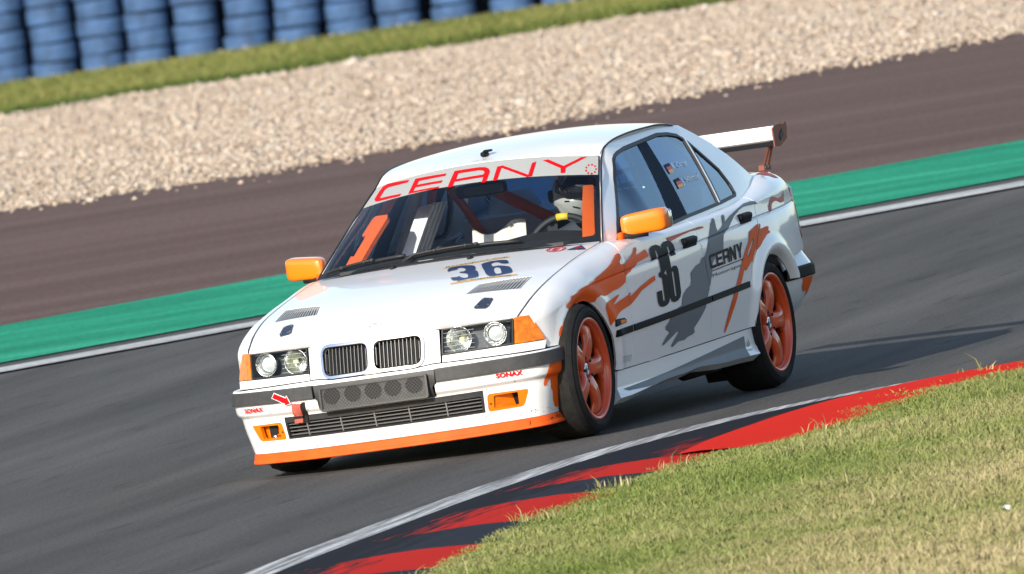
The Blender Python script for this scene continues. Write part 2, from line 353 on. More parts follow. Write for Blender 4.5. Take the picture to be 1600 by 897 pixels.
# bumper plan curve by arc length
_bp=np.array([(2.135,0),(2.132,.15),(2.118,.28),(2.085,.45),(2.038,.575),(1.99,.68),(1.935,.745),(1.86,.78),(1.77,.791),(1.66,.791),(1.60,.791)])
def _arc(P):
    fx=pch(np.arange(len(P)),P[:,0]);fy=pch(np.arange(len(P)),P[:,1])
    t=np.linspace(0,len(P)-1,400);X,Y=fx(t),fy(t)
    s=np.concatenate([[0],np.cumsum(np.hypot(np.diff(X),np.diff(Y)))])
    nx=np.gradient(Y,s);ny=-np.gradient(X,s);k=np.ones(25)/25
    pad=lambda a,sg:np.convolve(np.concatenate([sg*a[12:0:-1],a,np.repeat(a[-1],12)]),k,'valid')
    nx=pad(nx,1);ny=pad(ny,-1);L=np.hypot(nx,ny)
    return s,X,Y,nx/L,ny/L
_B=_arc(_bp)
BO=pch([.14,.20,.27,.325,.366,.384,.40,.425,.435,.485,.495,.525],[-.075,-.064,-.048,-.036,-.030,-.012,-.008,-.006,-.004,-.004,-.010,-.045])
def BUMP(s,z):
    sg=np.where(np.asarray(s)<0,-1.,1.);a=np.abs(s);S,X,Y,nx,ny=_B
    o=BO(z);X_=np.interp(a,S,X);Y_=np.interp(a,S,Y);n1=np.interp(a,S,nx);n2=np.interp(a,S,ny)
    ex=np.maximum(a-S[-1],0)
    return np.stack([X_+o*n1-ex,sg*(Y_+o*n2),z+0*a],-1)
BL=_B[0][-1]
# windscreen
def WS(w,t):
    ax=np.abs(w)
    bx=.90-.205*ax**2.2;by=.705*w;bz=.925-.043*ax**2
    tx=.215-.125*ax**2.2;ty=.556*w;tz=1.300-.052*ax**2
    b=.020*np.sin(np.pi*t)*(1-.6*ax*ax)
    return np.stack([bx+(tx-bx)*t+b*.5,by+(ty-by)*t,bz+(tz-bz)*t+b],-1)
ZR=pch([.15,.10,0,-.15,-.4,-.7,-.9,-1.1,-1.3],[1.235,1.252,1.286,1.306,1.314,1.311,1.302,1.275,1.23])
YR=pch([.2,.1,0,-.4,-.9,-1.3],[.550,.552,.556,.562,.555,.54])
ZRC=pch([.24,.137,0,-.2,-.45,-.8,-1.05,-1.25],[1.291,1.312,1.333,1.352,1.360,1.352,1.325,1.285])
def ROOF(x,y):
    q=np.minimum(np.abs(y)/YR(x),1.05)**2.3
    return np.stack([x+0*y,y+0*x,ZRC(x)+(ZR(x)-ZRC(x))*q],-1)
# rear bumper
_rp=np.array([(-1.46,.748),(-1.60,.766),(-1.75,.788),(-1.95,.800),(-2.08,.772),(-2.17,.70),(-2.225,.60),(-2.26,.4),(-2.275,.2),(-2.28,0)])
_R=_arc(_rp[::-1])
RO=pch([.22,.28,.34,.43,.445,.455,.495,.50,.515,.575],[-.16,-.115,-.06,-.008,-.003,0,0,-.004,-.012,-.045])
def RBUMP(s,z):
    sg=np.where(np.asarray(s)<0,-1.,1.);a=np.abs(s);S,X,Y,nx,ny=_R
    o=RO(z);X_=np.interp(a,S,X);Y_=np.interp(a,S,Y);n1=np.interp(a,S,-np.abs(nx));n2=np.interp(a,S,np.abs(ny))
    return np.stack([X_+o*n1,sg*(Y_+o*n2),z+0*a],-1)
RL=_R[0][-1]
def RWS(w,t):
    ax=np.abs(w);b=.015*np.sin(np.pi*t)*(1-.6*ax*ax)
    return np.stack([-1.74+.10*ax**2+(.72-.06*ax**2)*t-b*.4,(.60-.075*t)*w,.955+(.345-.045*ax**2)*t+b],-1)
def TRK(x,y):
    q=np.minimum(np.abs(y)/YT(x),1.05)**2.2
    return np.stack([x+0*y,y+0*x,HT(x)+.034*(1-q)],-1)
def SKIRT(x,z):
    t=np.clip((.285-z)/.10,0,1.2)
    return np.stack([x+0*z,YS(x)-.030+.004*t+.015*np.clip((t-.6)/.4,0,1.4)**1.5,z+0*x],-1)
# ---------------------------------------------------------------- outlines on those surfaces, and ground lines
D={}
D['flame_up']=[(1.593,0.652),(1.589,0.664),(1.524,0.681),(1.507,0.692),(1.419,0.7),(1.373,0.71),(1.295,0.718),(1.205,0.724),(1.15,0.731),(1.128,0.738),(1.053,0.749),(0.966,0.766),(0.92,0.777),(0.878,0.79),(0.826,0.805),(0.789,0.81),(0.774,0.807),(0.779,0.798),(0.796,0.79),(0.814,0.783),(0.807,0.77),(0.758,0.771),(0.68,0.785),(0.605,0.806),(0.576,0.826),(0.552,0.827),(0.551,0.815),(0.576,0.8),(0.582,0.79),(0.446,0.805),(0.436,0.771),(0.6,0.759),(0.656,0.742),(0.711,0.728),(0.756,0.722),(0.787,0.706),(0.804,0.687),(0.866,0.673),(0.914,0.667),(0.952,0.666),(1.051,0.652),(1.133,0.663),(1.183,0.656),(1.192,0.641),(1.282,0.642),(1.369,0.639),(1.459,0.623),(1.508,0.599),(1.552,0.569),(1.577,0.547),(1.618,0.526),(1.724,0.537),(1.718,0.552),(1.701,0.573),(1.652,0.592),(1.598,0.625),(1.544,0.644)]
D['flame_lo']=[(1.099,0.602),(1.09,0.618),(1.009,0.628),(0.946,0.638),(0.911,0.642),(0.91,0.636),(0.948,0.621),(0.989,0.604),(0.969,0.603),(0.9,0.615),(0.801,0.627),(0.775,0.638),(0.764,0.633),(0.779,0.617),(0.686,0.637),(0.623,0.65),(0.561,0.659),(0.497,0.67),(0.417,0.678),(0.419,0.657),(0.495,0.647),(0.558,0.638),(0.619,0.63),(0.702,0.604),(0.782,0.582),(0.825,0.577),(0.91,0.567),(0.977,0.549),(1.033,0.53),(1.048,0.513),(1.062,0.539),(1.079,0.571)]
D['grey']=[(-0.554,0.826),(-0.602,0.844),(-0.623,0.838),(-0.606,0.805),(-0.6,0.784),(-0.659,0.793),(-0.709,0.804),(-0.747,0.843),(-0.773,0.844),(-0.776,0.835),(-0.754,0.814),(-0.871,0.836),(-0.982,0.848),(-1.126,0.86),(-1.226,0.862),(-1.282,0.86),(-1.311,0.849),(-1.247,0.852),(-1.178,0.852),(-1.092,0.851),(-1.006,0.844),(-0.913,0.827),(-0.823,0.799),(-0.738,0.775),(-0.67,0.762),(-0.636,0.728),(-0.618,0.699),(-0.49,0.682),(-0.422,0.652),(-0.382,0.604),(-0.331,0.557),(-0.264,0.508),(-0.213,0.462),(-0.12,0.417),(-0.039,0.386),(-0.051,0.366),(-0.016,0.359),(0.053,0.355),(0.098,0.346),(0.19,0.348),(0.269,0.331),(0.292,0.338),(0.247,0.361),(0.179,0.39),(0.202,0.396),(0.404,0.352),(0.42,0.357),(0.36,0.387),(0.308,0.403),(0.361,0.419),(0.369,0.434),(0.306,0.46),(0.271,0.493),(0.117,0.507),(0.084,0.548),(0.025,0.571),(-0.052,0.585),(-0.075,0.605),(-0.081,0.638),(-0.166,0.663),(-0.242,0.67),(-0.278,0.689),(-0.329,0.695),(-0.38,0.716),(-0.434,0.755),(-0.473,0.781)]
D['redline']=[(0.115,0.826),(-0.059,0.827),(-0.201,0.828),(-0.37,0.83),(-0.425,0.826),(-0.435,0.819),(-0.378,0.818),(-0.239,0.821),(-0.092,0.816),(0.06,0.806),(0.103,0.802)]
D['flame_r']=[(-1.055,0.739),(-1.126,0.75),(-1.209,0.763),(-1.233,0.755),(-1.209,0.731),(-1.237,0.736),(-1.314,0.739),(-1.345,0.733),(-1.324,0.719),(-1.347,0.706),(-1.285,0.7),(-1.206,0.678),(-1.159,0.66),(-1.096,0.644),(-1.047,0.619),(-1.008,0.593),(-0.992,0.606),(-0.943,0.585),(-0.885,0.568),(-0.874,0.584),(-0.823,0.545),(-0.784,0.519),(-0.734,0.494),(-0.66,0.428),(-0.589,0.37),(-0.529,0.329),(-0.509,0.316),(-0.5,0.325),(-0.552,0.381),(-0.622,0.454),(-0.707,0.512),(-0.784,0.564),(-0.867,0.622),(-0.934,0.66),(-1.013,0.698)]
D['slot']=[(-1.071,0.703),(-1.08,0.695),(-1.045,0.672),(-0.957,0.628),(-0.945,0.637),(-0.99,0.662)]
D['pink']=[(-1.47,0.838),(-1.471,0.824),(-1.516,0.845),(-1.557,0.858),(-1.61,0.856),(-1.659,0.843),(-1.73,0.843),(-1.784,0.849),(-1.836,0.865),(-1.793,0.837),(-1.756,0.821),(-1.706,0.818),(-1.643,0.833),(-1.58,0.836),(-1.522,0.827),(-1.467,0.794),(-1.441,0.795)]
D['num3']=[(0.405,0.81),(0.231,0.811),(0.27,0.531),(0.44,0.524)]
D['num6']=[(0.234,0.812),(0.06,0.813),(0.107,0.538),(0.265,0.528)]
D['cerny']=[(-0.375,0.691),(-0.914,0.704),(-0.892,0.635),(-0.369,0.627)]
D['cline']=[(-0.391,0.619),(-0.883,0.628),(-0.883,0.624),(-0.391,0.615)]
D['motor']=[(-0.381,0.602),(-0.959,0.612),(-0.956,0.594),(-0.382,0.583)]
D['toyo']=[(0.983,0.352),(0.865,0.35),(0.871,0.319),(0.984,0.322)]
D['adi']=[(-0.82,0.258),(-0.886,0.255),(-0.879,0.21),(-0.794,0.213)]
D['adit']=[(-0.791,0.211),(-0.876,0.209),(-0.859,0.196),(-0.777,0.2)]
D['greysill']=[(0.887,0.211),(0.338,0.226),(-0.779,0.269),(-0.759,0.211),(-0.371,0.202),(-0.088,0.208),(0.201,0.205),(0.504,0.2),(0.766,0.197)]
D['skirtbot']=[(1.068,0.172),(0.883,0.174),(0.624,0.185),(0.381,0.197),(0.125,0.193),(-0.076,0.201),(-0.44,0.178),(-0.832,0.172)]
D['handle_f']=[(-0.056,0.797),(-0.244,0.797),(-0.265,0.761),(-0.056,0.756)]
D['handle_r']=[(-0.969,0.824),(-1.141,0.823),(-1.15,0.792),(-0.959,0.783)]
D['indic']=[(1.008,0.537),(0.873,0.533),(0.849,0.52),(0.858,0.506),(1.001,0.502)]
D['fueltrim']=[(1.015,0.482),(0.834,0.484),(0.819,0.457),(1.004,0.449)]
D['shut_top']=[(0.719,0.873),(0.81,0.813),(0.784,0.734),(0.799,0.684),(0.797,0.579),(0.813,0.486)]
D['taillamp']=[(-2.144,0.799),(-2.121,0.796),(-2.044,0.727),(-2.021,0.684),(-1.935,0.697),(-1.963,0.756)]
D['num3h']=[(1.235,0.124),(1.183,0.118),(1.166,0.148),(1.161,0.189),(1.173,0.22),(1.193,0.243),(1.232,0.259),(1.274,0.275),(1.294,0.279),(1.307,0.272),(1.313,0.29),(1.34,0.305),(1.413,0.333),(1.442,0.341),(1.461,0.337),(1.475,0.31),(1.498,0.272),(1.495,0.239),(1.481,0.226),(1.429,0.202),(1.428,0.229),(1.415,0.242),(1.441,0.257),(1.46,0.277),(1.455,0.291),(1.43,0.289),(1.381,0.27),(1.362,0.255),(1.339,0.219),(1.315,0.209),(1.31,0.23),(1.284,0.23),(1.246,0.214),(1.217,0.193),(1.207,0.175),(1.226,0.171),(1.253,0.176),(1.26,0.157),(1.282,0.143)]
D['num6h']=[(1.171,0.269),(1.141,0.273),(1.109,0.298),(1.098,0.336),(1.104,0.368),(1.121,0.381),(1.188,0.408),(1.191,0.383),(1.178,0.364),(1.155,0.351),(1.144,0.33),(1.162,0.32),(1.181,0.319),(1.227,0.339),(1.245,0.348),(1.23,0.372),(1.242,0.403),(1.262,0.434),(1.31,0.459),(1.37,0.483),(1.391,0.484),(1.417,0.458),(1.441,0.427),(1.452,0.403),(1.439,0.387),(1.405,0.366),(1.325,0.332),(1.255,0.301)]
D['num6hh']=[(1.28,0.366),(1.266,0.372),(1.278,0.39),(1.319,0.41),(1.387,0.436),(1.404,0.433),(1.41,0.418),(1.39,0.405),(1.328,0.379)]
D['hs1']=[(1.159,0.077),(1.018,0.355),(1.043,0.364),(1.188,0.089)]
D['hs2']=[(1.541,0.235),(1.416,0.518),(1.435,0.527),(1.564,0.244)]
D['hst']=[(1.512,0.262),(1.435,0.494),(1.459,0.503),(1.539,0.272)]
D['hst1']=[(1.151,0.09),(1.026,0.348),(1.051,0.357),(1.178,0.1)]
D['latch']=[(1.868,0.446),(1.779,0.462),(1.77,0.47),(1.769,0.504),(1.78,0.511),(1.848,0.51),(1.868,0.5),(1.875,0.456)]
D['ventL']=[(1.716,0.367),(1.634,0.599),(1.44,0.602),(1.572,0.394)]
D['roundel']=[(2.011,-0.001)]
D['washers']=[(0.98,0.153),(0.947,-0.238)]
D['E']=[(0.896,0.544)]
D['tri']=[(0.944,0.608),(0.938,0.708),(0.785,0.602)]
D['C_']=[(-0.62,0.939),(-0.781,0.963),(-0.864,0.973),(-0.903,0.954),(-0.91,0.911),(-0.904,0.824),(-0.895,0.8),(-0.866,0.775),(-0.818,0.763),(-0.614,0.747),(-0.611,0.777),(-0.832,0.8),(-0.844,0.812),(-0.848,0.902),(-0.822,0.92),(-0.76,0.914),(-0.619,0.909)]
D['E_']=[(-0.253,0.911),(-0.556,0.932),(-0.532,0.748),(-0.256,0.735),(-0.253,0.757),(-0.493,0.768),(-0.496,0.811),(-0.254,0.8),(-0.254,0.829),(-0.495,0.842),(-0.499,0.887),(-0.251,0.881)]
D['R_']=[(-0.186,0.923),(0.033,0.923),(0.089,0.913),(0.123,0.891),(0.146,0.85),(0.147,0.806),(0.148,0.722),(0.11,0.719),(0.108,0.789),(-0.132,0.78),(-0.129,0.72),(-0.172,0.72)]
D['Rh']=[(-0.137,0.881),(0.043,0.884),(0.084,0.871),(0.103,0.844),(0.096,0.822),(-0.129,0.812)]
D['N_']=[(0.192,0.902),(0.236,0.911),(0.47,0.77),(0.474,0.912),(0.507,0.929),(0.502,0.748),(0.463,0.742),(0.233,0.882),(0.235,0.731),(0.201,0.727)]
D['Y_']=[(0.555,0.939),(0.6,0.946),(0.725,0.86),(0.853,0.965),(0.898,0.971),(0.743,0.836),(0.745,0.775),(0.712,0.773),(0.706,0.833)]
D['emb']=[(0.927,0.817)]
D['bump_or']=[(0.85,0.428),(0.989,0.424),(1.043,0.339),(1.05,0.257),(1.028,0.256),(1.008,0.266),(0.99,0.26),(0.984,0.23),(0.96,0.219),(0.927,0.231),(0.903,0.261),(0.895,0.3),(0.875,0.318),(0.875,0.359),(0.854,0.355),(0.833,0.335),(0.819,0.33),(0.814,0.341),(0.826,0.37),(0.828,0.396)]
D['sonaxL']=[(0.572,0.426),(0.691,0.423),(0.691,0.401),(0.572,0.405)]
D['sonaxR']=[(-0.967,0.405),(-0.602,0.418),(-0.606,0.396),(-0.951,0.385)]
D['fogL']=[(0.516,0.336),(0.524,0.34),(0.702,0.336),(0.717,0.331),(0.721,0.314),(0.716,0.275),(0.706,0.261),(0.686,0.256),(0.53,0.255),(0.518,0.261),(0.515,0.279)]
D['fogR']=[(-0.748,0.327),(-0.729,0.332),(-0.529,0.331),(-0.515,0.324),(-0.522,0.263),(-0.53,0.254),(-0.55,0.251),(-1.004,0.239),(-0.963,0.252),(-0.752,0.29)]
D['ductL']=[(0.628,0.328),(0.654,0.326),(0.658,0.264),(0.631,0.266)]
D['ductR']=[(-0.62,0.324),(-0.564,0.324),(-0.581,0.255),(-1.126,0.237)]
D['arrow_w']=[(-0.518,0.456),(-0.499,0.481),(-0.44,0.452),(-0.434,0.46),(-0.421,0.42),(-0.457,0.415),(-0.452,0.424)]
D['arrow_r']=[(-0.507,0.458),(-0.495,0.473),(-0.443,0.446),(-0.436,0.452),(-0.427,0.423),(-0.451,0.42),(-0.448,0.428)]
D['strap']=[(-0.41,0.419),(-0.363,0.414),(-0.378,0.329),(-0.427,0.331)]
D['kidR']=[(-0.245,0.626),(-0.227,0.648),(-0.19,0.656),(-0.055,0.649),(-0.021,0.636),(-0.01,0.612),(-0.015,0.541),(-0.029,0.518),(-0.054,0.512),(-0.195,0.513),(-0.226,0.521),(-0.241,0.567)]
D['kidL']=[(0.007,0.619),(0.023,0.641),(0.057,0.648),(0.198,0.641),(0.229,0.633),(0.239,0.614),(0.234,0.539),(0.222,0.52),(0.189,0.516),(0.043,0.511),(0.02,0.521),(0.01,0.556)]
D['kidc']=[(-0.127,0.581),(0.123,0.577)]
D['lamp']=[(0.423,0.602),(0.573,0.605),(-0.533,0.606),(-0.382,0.601)]
D['plate']=[(-0.266,0.473),(0.255,0.473),(0.249,0.373),(-0.276,0.363)]
D['platec']=[(-0.211,0.435),(-0.101,0.435),(-0.012,0.44),(0.09,0.438),(0.193,0.44)]
D['lgrille']=[(-0.495,0.353),(0.5,0.359),(0.496,0.261),(-0.498,0.259)]
D['flag1']=[(-0.527,1.132),(-0.596,1.133),(-0.586,1.091),(-0.517,1.087)]
D['flag2']=[(-0.522,1.058),(-0.59,1.06),(-0.581,1.016),(-0.506,1.013)]
D['name1']=[(-0.61,1.132),(-0.842,1.13),(-0.803,1.093),(-0.6,1.092)]
D['name2']=[(-0.605,1.059),(-0.896,1.06),(-0.858,1.018),(-0.584,1.015)]
D['dlo_div']=[(-1.032,1.221),(-1.079,1.211),(-0.943,0.901),(-0.892,0.898)]
D['fglass']=[(0.036,1.222),(-0.001,1.233),(-0.058,1.243),(-0.184,1.254),(-0.404,1.26),(-0.181,0.871),(0.56,0.868),(0.463,0.935),(0.176,1.101)]
D['rglass']=[(-0.525,1.263),(-0.713,1.27),(-0.858,1.258),(-0.967,1.239),(-1.014,1.216),(-0.912,0.902),(-0.406,0.887)]
D['qglass']=[(-1.048,1.203),(-1.049,1.187),(-1.127,1.119),(-1.214,1.039),(-1.238,0.961),(-1.236,0.914),(-1.216,0.904),(-0.952,0.902)]
D['drip']=[(0.686,0.884),(0.149,1.21),(0.092,1.25),(-0.003,1.285),(-0.18,1.303),(-0.453,1.311),(-0.732,1.309)]
D['rtail']=[(0.655,0.418),(1.026,0.471),(1.043,0.441),(1.054,0.411),(0.685,0.386)]
BG={}
BG['white_near']=[(-9.59,-9.51,0.0),(-12.72,-8.52,0.0),(-14.34,-8.01,0.0),(-16.57,-7.3,0.0),(-18.88,-6.57,0.0),(-21.28,-5.81,0.0),(-23.77,-5.02,0.0),(-26.35,-4.2,0.0),(-29.72,-3.13,0.0)]
BG['white_far']=[(-10.19,-9.75,0.0),(-13.36,-8.77,0.0),(-15.01,-8.26,0.0),(-17.28,-7.55,0.0),(-19.63,-6.82,0.0),(-22.07,-6.07,0.0),(-24.61,-5.28,0.0),(-27.24,-4.46,0.0),(-30.68,-3.4,0.0)]
BG['green_near']=[(-10.89,-10.04,0.0),(-14.12,-9.06,0.0),(-15.8,-8.55,0.0),(-18.11,-7.85,0.0),(-20.51,-7.12,0.0),(-23.0,-6.37,0.0),(-25.58,-5.58,0.0),(-28.27,-4.77,0.0),(-31.78,-3.7,0.0)]
BG['green_far']=[(-16.18,-12.19,0.0),(-19.68,-11.19,0.0),(-21.5,-10.67,0.0),(-24.0,-9.95,0.0),(-26.61,-9.21,0.0),(-29.31,-8.43,0.0),(-32.12,-7.62,0.0),(-35.05,-6.78,0.0),(-38.89,-5.69,0.0)]
BG['gravel_near']=[(-38.72,-21.37,0.0),(-42.41,-19.91,0.0),(-44.31,-19.16,0.0),(-45.56,-17.65,0.0),(-48.74,-16.77,0.0),(-53.43,-16.31,0.0),(-57.67,-15.59,0.0),(-61.74,-14.72,0.0),(-67.12,-13.57,0.0)]
BG['gravel_far']=[(-97.412,-45.365,-0.818),(-98.716,-41.618,-0.729),(-99.368,-39.744,-0.685),(-100.237,-37.246,-0.626),(-101.106,-34.749,-0.566),(-101.975,-32.251,-0.507),(-102.845,-29.753,-0.448),(-103.714,-27.255,-0.389),(-104.8,-24.132,-0.315)]
BG['stacks']=[(-136.742,-54.069,-1.238),(-136.883,-53.664,-1.235),(-137.076,-53.109,-1.23),(-137.28,-52.523,-1.225),(-137.467,-51.983,-1.221),(-137.665,-51.412,-1.216),(-137.869,-50.827,-1.211),(-138.067,-50.256,-1.207),(-138.273,-49.664,-1.202),(-138.482,-49.063,-1.197),(-138.703,-48.425,-1.192),(-138.935,-47.757,-1.186),(-139.149,-47.142,-1.181),(-139.345,-46.579,-1.177),(-139.54,-46.016,-1.172),(-139.736,-45.453,-1.167),(-139.931,-44.89,-1.163)]
BG['verge_mid']=[(-134.501,-60.523,-1.283),(-136.065,-56.02,-1.246),(-136.847,-53.768,-1.228),(-137.89,-50.766,-1.203),(-138.933,-47.764,-1.178),(-139.976,-44.761,-1.154),(-141.019,-41.759,-1.129),(-142.062,-38.757,-1.105),(-143.366,-35.004,-1.074)]
# ---------------------------------------------------------------- the racing saloon
CAR = empty('racing_car', label='white racing saloon with orange wheels and number 36 on bonnet and door', cat='racing car')
def arc(cx, cz, R, a0, a1, n=18): return [(cx + R * math.cos(t), cz + R * math.sin(t)) for t in np.linspace(math.radians(a0), math.radians(a1), n)]
def htop(x0, x1, n=14, e=0.): return [(float(x), float(HT(x)) - e) for x in np.linspace(x0, x1, n)]
ZS = [[(x, float(ZSW(x)) + d) for x in np.arange(-2.15, 1.28, .045)] for d in (-.010, -.0055, -.003, 0, .003, .0055, .010)]
SH = [[(x, float(HT(x)) - float(RR(x)) * f) for x in np.arange(-2.15, 1.9, .045)] for f in (.12, .25, .4, .55, .7, .85, 1.0)]
FL = [[(cx + (R + d) * math.cos(t), cz + (R + d) * math.sin(t)) for t in np.linspace(-.4, 3.6, 60)] for cx, cz, R in ((1.345, .305, .352), (-1.35, .255, .345)) for d in (.008, .018, .03, .045, .065, .09, .12)]
VZ = [[(x, z) for x in np.arange(-2.15, 1.85, .045)] for z in np.arange(.315, .70, .018)]
rows = ZS + SH + FL + VZ
fA = arc(1.345, .305, .352, 170, 44)         # front opening, rear foot to the bumper seam
fender_poly = [(.800, .300), (.985, .300), (.998, .305 + .0)] + arc(1.345, .305, .352, 176, 33, 26) + [(1.652, .4965), (1.74, .4965), (1.805, .498), (1.822, .537), (1.845, .59), (1.862, .640), (1.886, .656)] + htop(1.905, .70, 20) + [(.735, .850), (.767, .812), (.775, .764), (.790, .621), (.802, .459)]
fdoor_poly = [(.800, .300), (.802, .459), (.790, .621), (.775, .764), (.767, .812), (.735, .850)] + htop(.70, -.315, 12) + [(-.315, .75), (-.315, .300)]
rdoor_poly = [(-.315, .300), (-.315, .75)] + htop(-.315, -1.285, 12) + [(-1.263, .849), (-1.198, .744), (-1.10, .66), (-1.018, .609), (-.95, .53), (-.911, .478), (-.885, .38), (-.870, .300)]
quarter_poly = [(-.870, .300), (-.885, .38), (-.911, .478), (-.95, .53), (-1.018, .609), (-1.10, .66), (-1.198, .744), (-1.263, .849)] + htop(-1.285, -2.165, 16) + [(-2.13, .87), (-2.075, .80), (-2.035, .76), (-1.99, .70), (-2.0, .64), (-2.06, .60), (-2.03, .567), (-1.72, .5665), (-1.700, .52), (-1.678, .455)] + arc(-1.35, .255, .345, 144, 7.5, 28) + [(-.985, .300)]
PAN = []
for nm, pl, mt in (('fender', fender_poly, 'white'), ('front_door', fdoor_poly, 'white'), ('rear_door', rdoor_poly, 'white'), ('rear_quarter', quarter_poly, 'white')):
    o = patch(nm, SIDE, pl, M[mt], CAR, step=.045, gap=.003, rows=rows, grid=False)
    PAN.append((o, inset(pl, .003)))
    patch(nm, SIDE, pl, M[mt], CAR, step=.06, gap=.003, rows=SH + ZS, mir=True)
FEN, FDO, RDO, QUA = [p[0] for p in PAN]
def decal(name, poly, m, holes=(), off=.0036, pans=PAN, step=.025):
    for o, pp in pans:
        patch(name, SIDE, poly, M[m], o, holes=holes, clips=[pp], off=off, lip=0, step=step, rows=rows, grid=False)
rowsd = rows
decal('flame_graphic', D['flame_up'], 'orange_film'); decal('flame_graphic', D['flame_lo'], 'orange_film', pans=PAN[:2])
decal('grey_splash', D['grey'], 'grey_film', pans=PAN[1:]); decal('red_stripe', D['redline'], 'pink', pans=PAN[1:3])
decal('flame_graphic', D['flame_r'], 'orange_film', holes=[D['slot']], off=.0046, pans=PAN[2:]); decal('wave_graphic', D['pink'], 'pink', pans=PAN[3:])
# door number 36
G3 = [(0, .78), (0, .90), (.12, .97), (.35, 1), (.65, 1), (.88, .97), (1, .9), (1, .60), (.92, .55), (.80, .515), (.92, .48), (1, .44), (1, .10), (.88, .03), (.65, 0), (.35, 0), (.12, .03), (0, .1), (0, .27), (.42, .27), (.42, .1), (.46, .085), (.54, .085), (.58, .1), (.58, .44), (.54, .47), (.36, .48), (.36, .55), (.54, .56), (.58, .59), (.58, .90), (.54, .915), (.46, .915), (.42, .90), (.42, .78)]
G6 = [(0, .1), (.12, .03), (.35, 0), (.65, 0), (.88, .03), (1, .1), (1, .48), (.9, .555), (.72, .575), (.55, .57), (.42, .545), (.42, .90), (.46, .915), (.54, .915), (.58, .90), (.58, .74), (1, .74), (1, .9), (.88, .97), (.65, 1), (.35, 1), (.12, .97), (0, .9)]
G6h = [(.42, .1), (.46, .085), (.54, .085), (.58, .1), (.58, .47), (.54, .50), (.46, .50), (.42, .48)]
def q2(q, g): return [tuple(p) for p in bil(q, g)]
def num(name, q, g, h, off=.004): 
    decal(name, q2(q, g), 'ink', holes=[q2(q, x) for x in h], off=off, pans=PAN[1:2])
num('door_number', D['num3'], G3, []); num('door_number', D['num6'], G6, [G6h])
# team name on the rear door
L5 = dict(C=[(1, 1), (.2, 1), (0, .88), (0, .12), (.2, 0), (1, 0), (1, .2), (.25, .2), (.25, .8), (1, .8)], E=[(0, 0), (1, 0), (1, .2), (.25, .2), (.25, .4), (.9, .4), (.9, .6), (.25, .6), (.25, .8), (1, .8), (1, 1), (0, 1)],
          R=[(0, 0), (.25, 0), (.25, .35), (.75, .35), (.75, 0), (1, 0), (1, .85), (.85, 1), (0, 1)], N=[(0, 0), (.25, 0), (.25, .66), (.72, 0), (1, 0), (1, 1), (.75, 1), (.75, .38), (.28, 1), (0, 1)],
          Y=[(.38, 0), (.62, 0), (.62, .4), (1, 1), (.72, 1), (.5, .6), (.28, 1), (0, 1), (.38, .4)])
for i, c in enumerate('CERNY'):
    f = lambda g: [(i * .2 + .005 + x * .178, y) for x, y in g]
    decal('team_lettering', q2(D['cerny'], f(L5[c])), 'ink', holes=[q2(D['cerny'], f([(.25, .55), (.75, .55), (.75, .8), (.25, .8)]))] if c == 'R' else (), off=.005, pans=PAN[2:3], step=.02)
decal('team_underline', D['cline'], 'ink', off=.005, pans=PAN[2:3])
text_on('team_lettering', 'Motorspo', SIDE, [D['motor'][0], tuple(np.array(D['motor'][0]) * .24 + np.array(D['motor'][1]) * .76), tuple(np.array(D['motor'][3]) * .24 + np.array(D['motor'][2]) * .76), D['motor'][3]], M['ink'], RDO, off=.0052)
text_on('tyre_maker_lettering', 'TOYO', SIDE, [(.955, .362), (.830, .358), (.845, .328), (.967, .332)], M['silver'], FEN, off=.006, bold=.02)
# door handles, rub strips, side repeater
for o, hq, mr in ((FDO, D['handle_f'], 0), (RDO, D['handle_r'], 0), (None, D['handle_f'], 1), (None, D['handle_r'], 1)):
    q = np.array(hq); lo, hi = q.min(0), q.max(0); c = (lo + hi) / 2; p = SIDE(np.array([c[0]]), np.array([c[1]]))[0]
    fl = lambda V: np.stack([V[:, 0], V[:, 1] * (1 - .25 * (V[:, 2] < 0)), V[:, 2]], -1)
    a = superbox(p + (0, .004, .006), ((hi[0] - lo[0]) / 2 - .014, .015, .017), .35, fx=fl); b = superbox(p + (0, .0, .002), ((hi[0] - lo[0]) / 2 - .004, .007, .024), .3)
    V, F = join(a, b)
    if mr: V, F = mirV(V, F)
    mk('door_handle', bod(V), F, M['ink'], o or CAR)
def strip_poly(x0, x1):
    t = lambda x: .4845 + (1.085 - x) * (.517 - .4845) / 2.0; b = lambda x: .4545 + (1.085 - x) * (.489 - .4545) / 2.0
    return [(x0, b(x0)), (x1, b(x1)), (x1, t(x1)), (x0, t(x0))]
for par, x0, x1 in ((FEN, .815, 1.012), (FDO, -.308, .793), (RDO, -.905, -.322)):
    patch('rub_strip', SIDE, strip_poly(x0, x1), M['ink'], par, off=.008, lip=.012, step=.03, gap=0)
    patch('rub_strip', SIDE, strip_poly(x0, x1), M['trim'], CAR, off=.013, lip=.016, step=.06, mir=True)
q = [(1.02, .536), (.895, .531), (.875, .520), (.880, .508), (1.02, .503)]
patch('side_repeater', SIDE, q, M['dark'], FEN, off=.006, lip=.01, step=.02)
patch('side_repeater_lens', SIDE, [(.955, .526), (.90, .524), (.885, .518), (.89, .511), (.955, .509)], M['amber'], FEN, off=.009, lip=.004, step=.02)
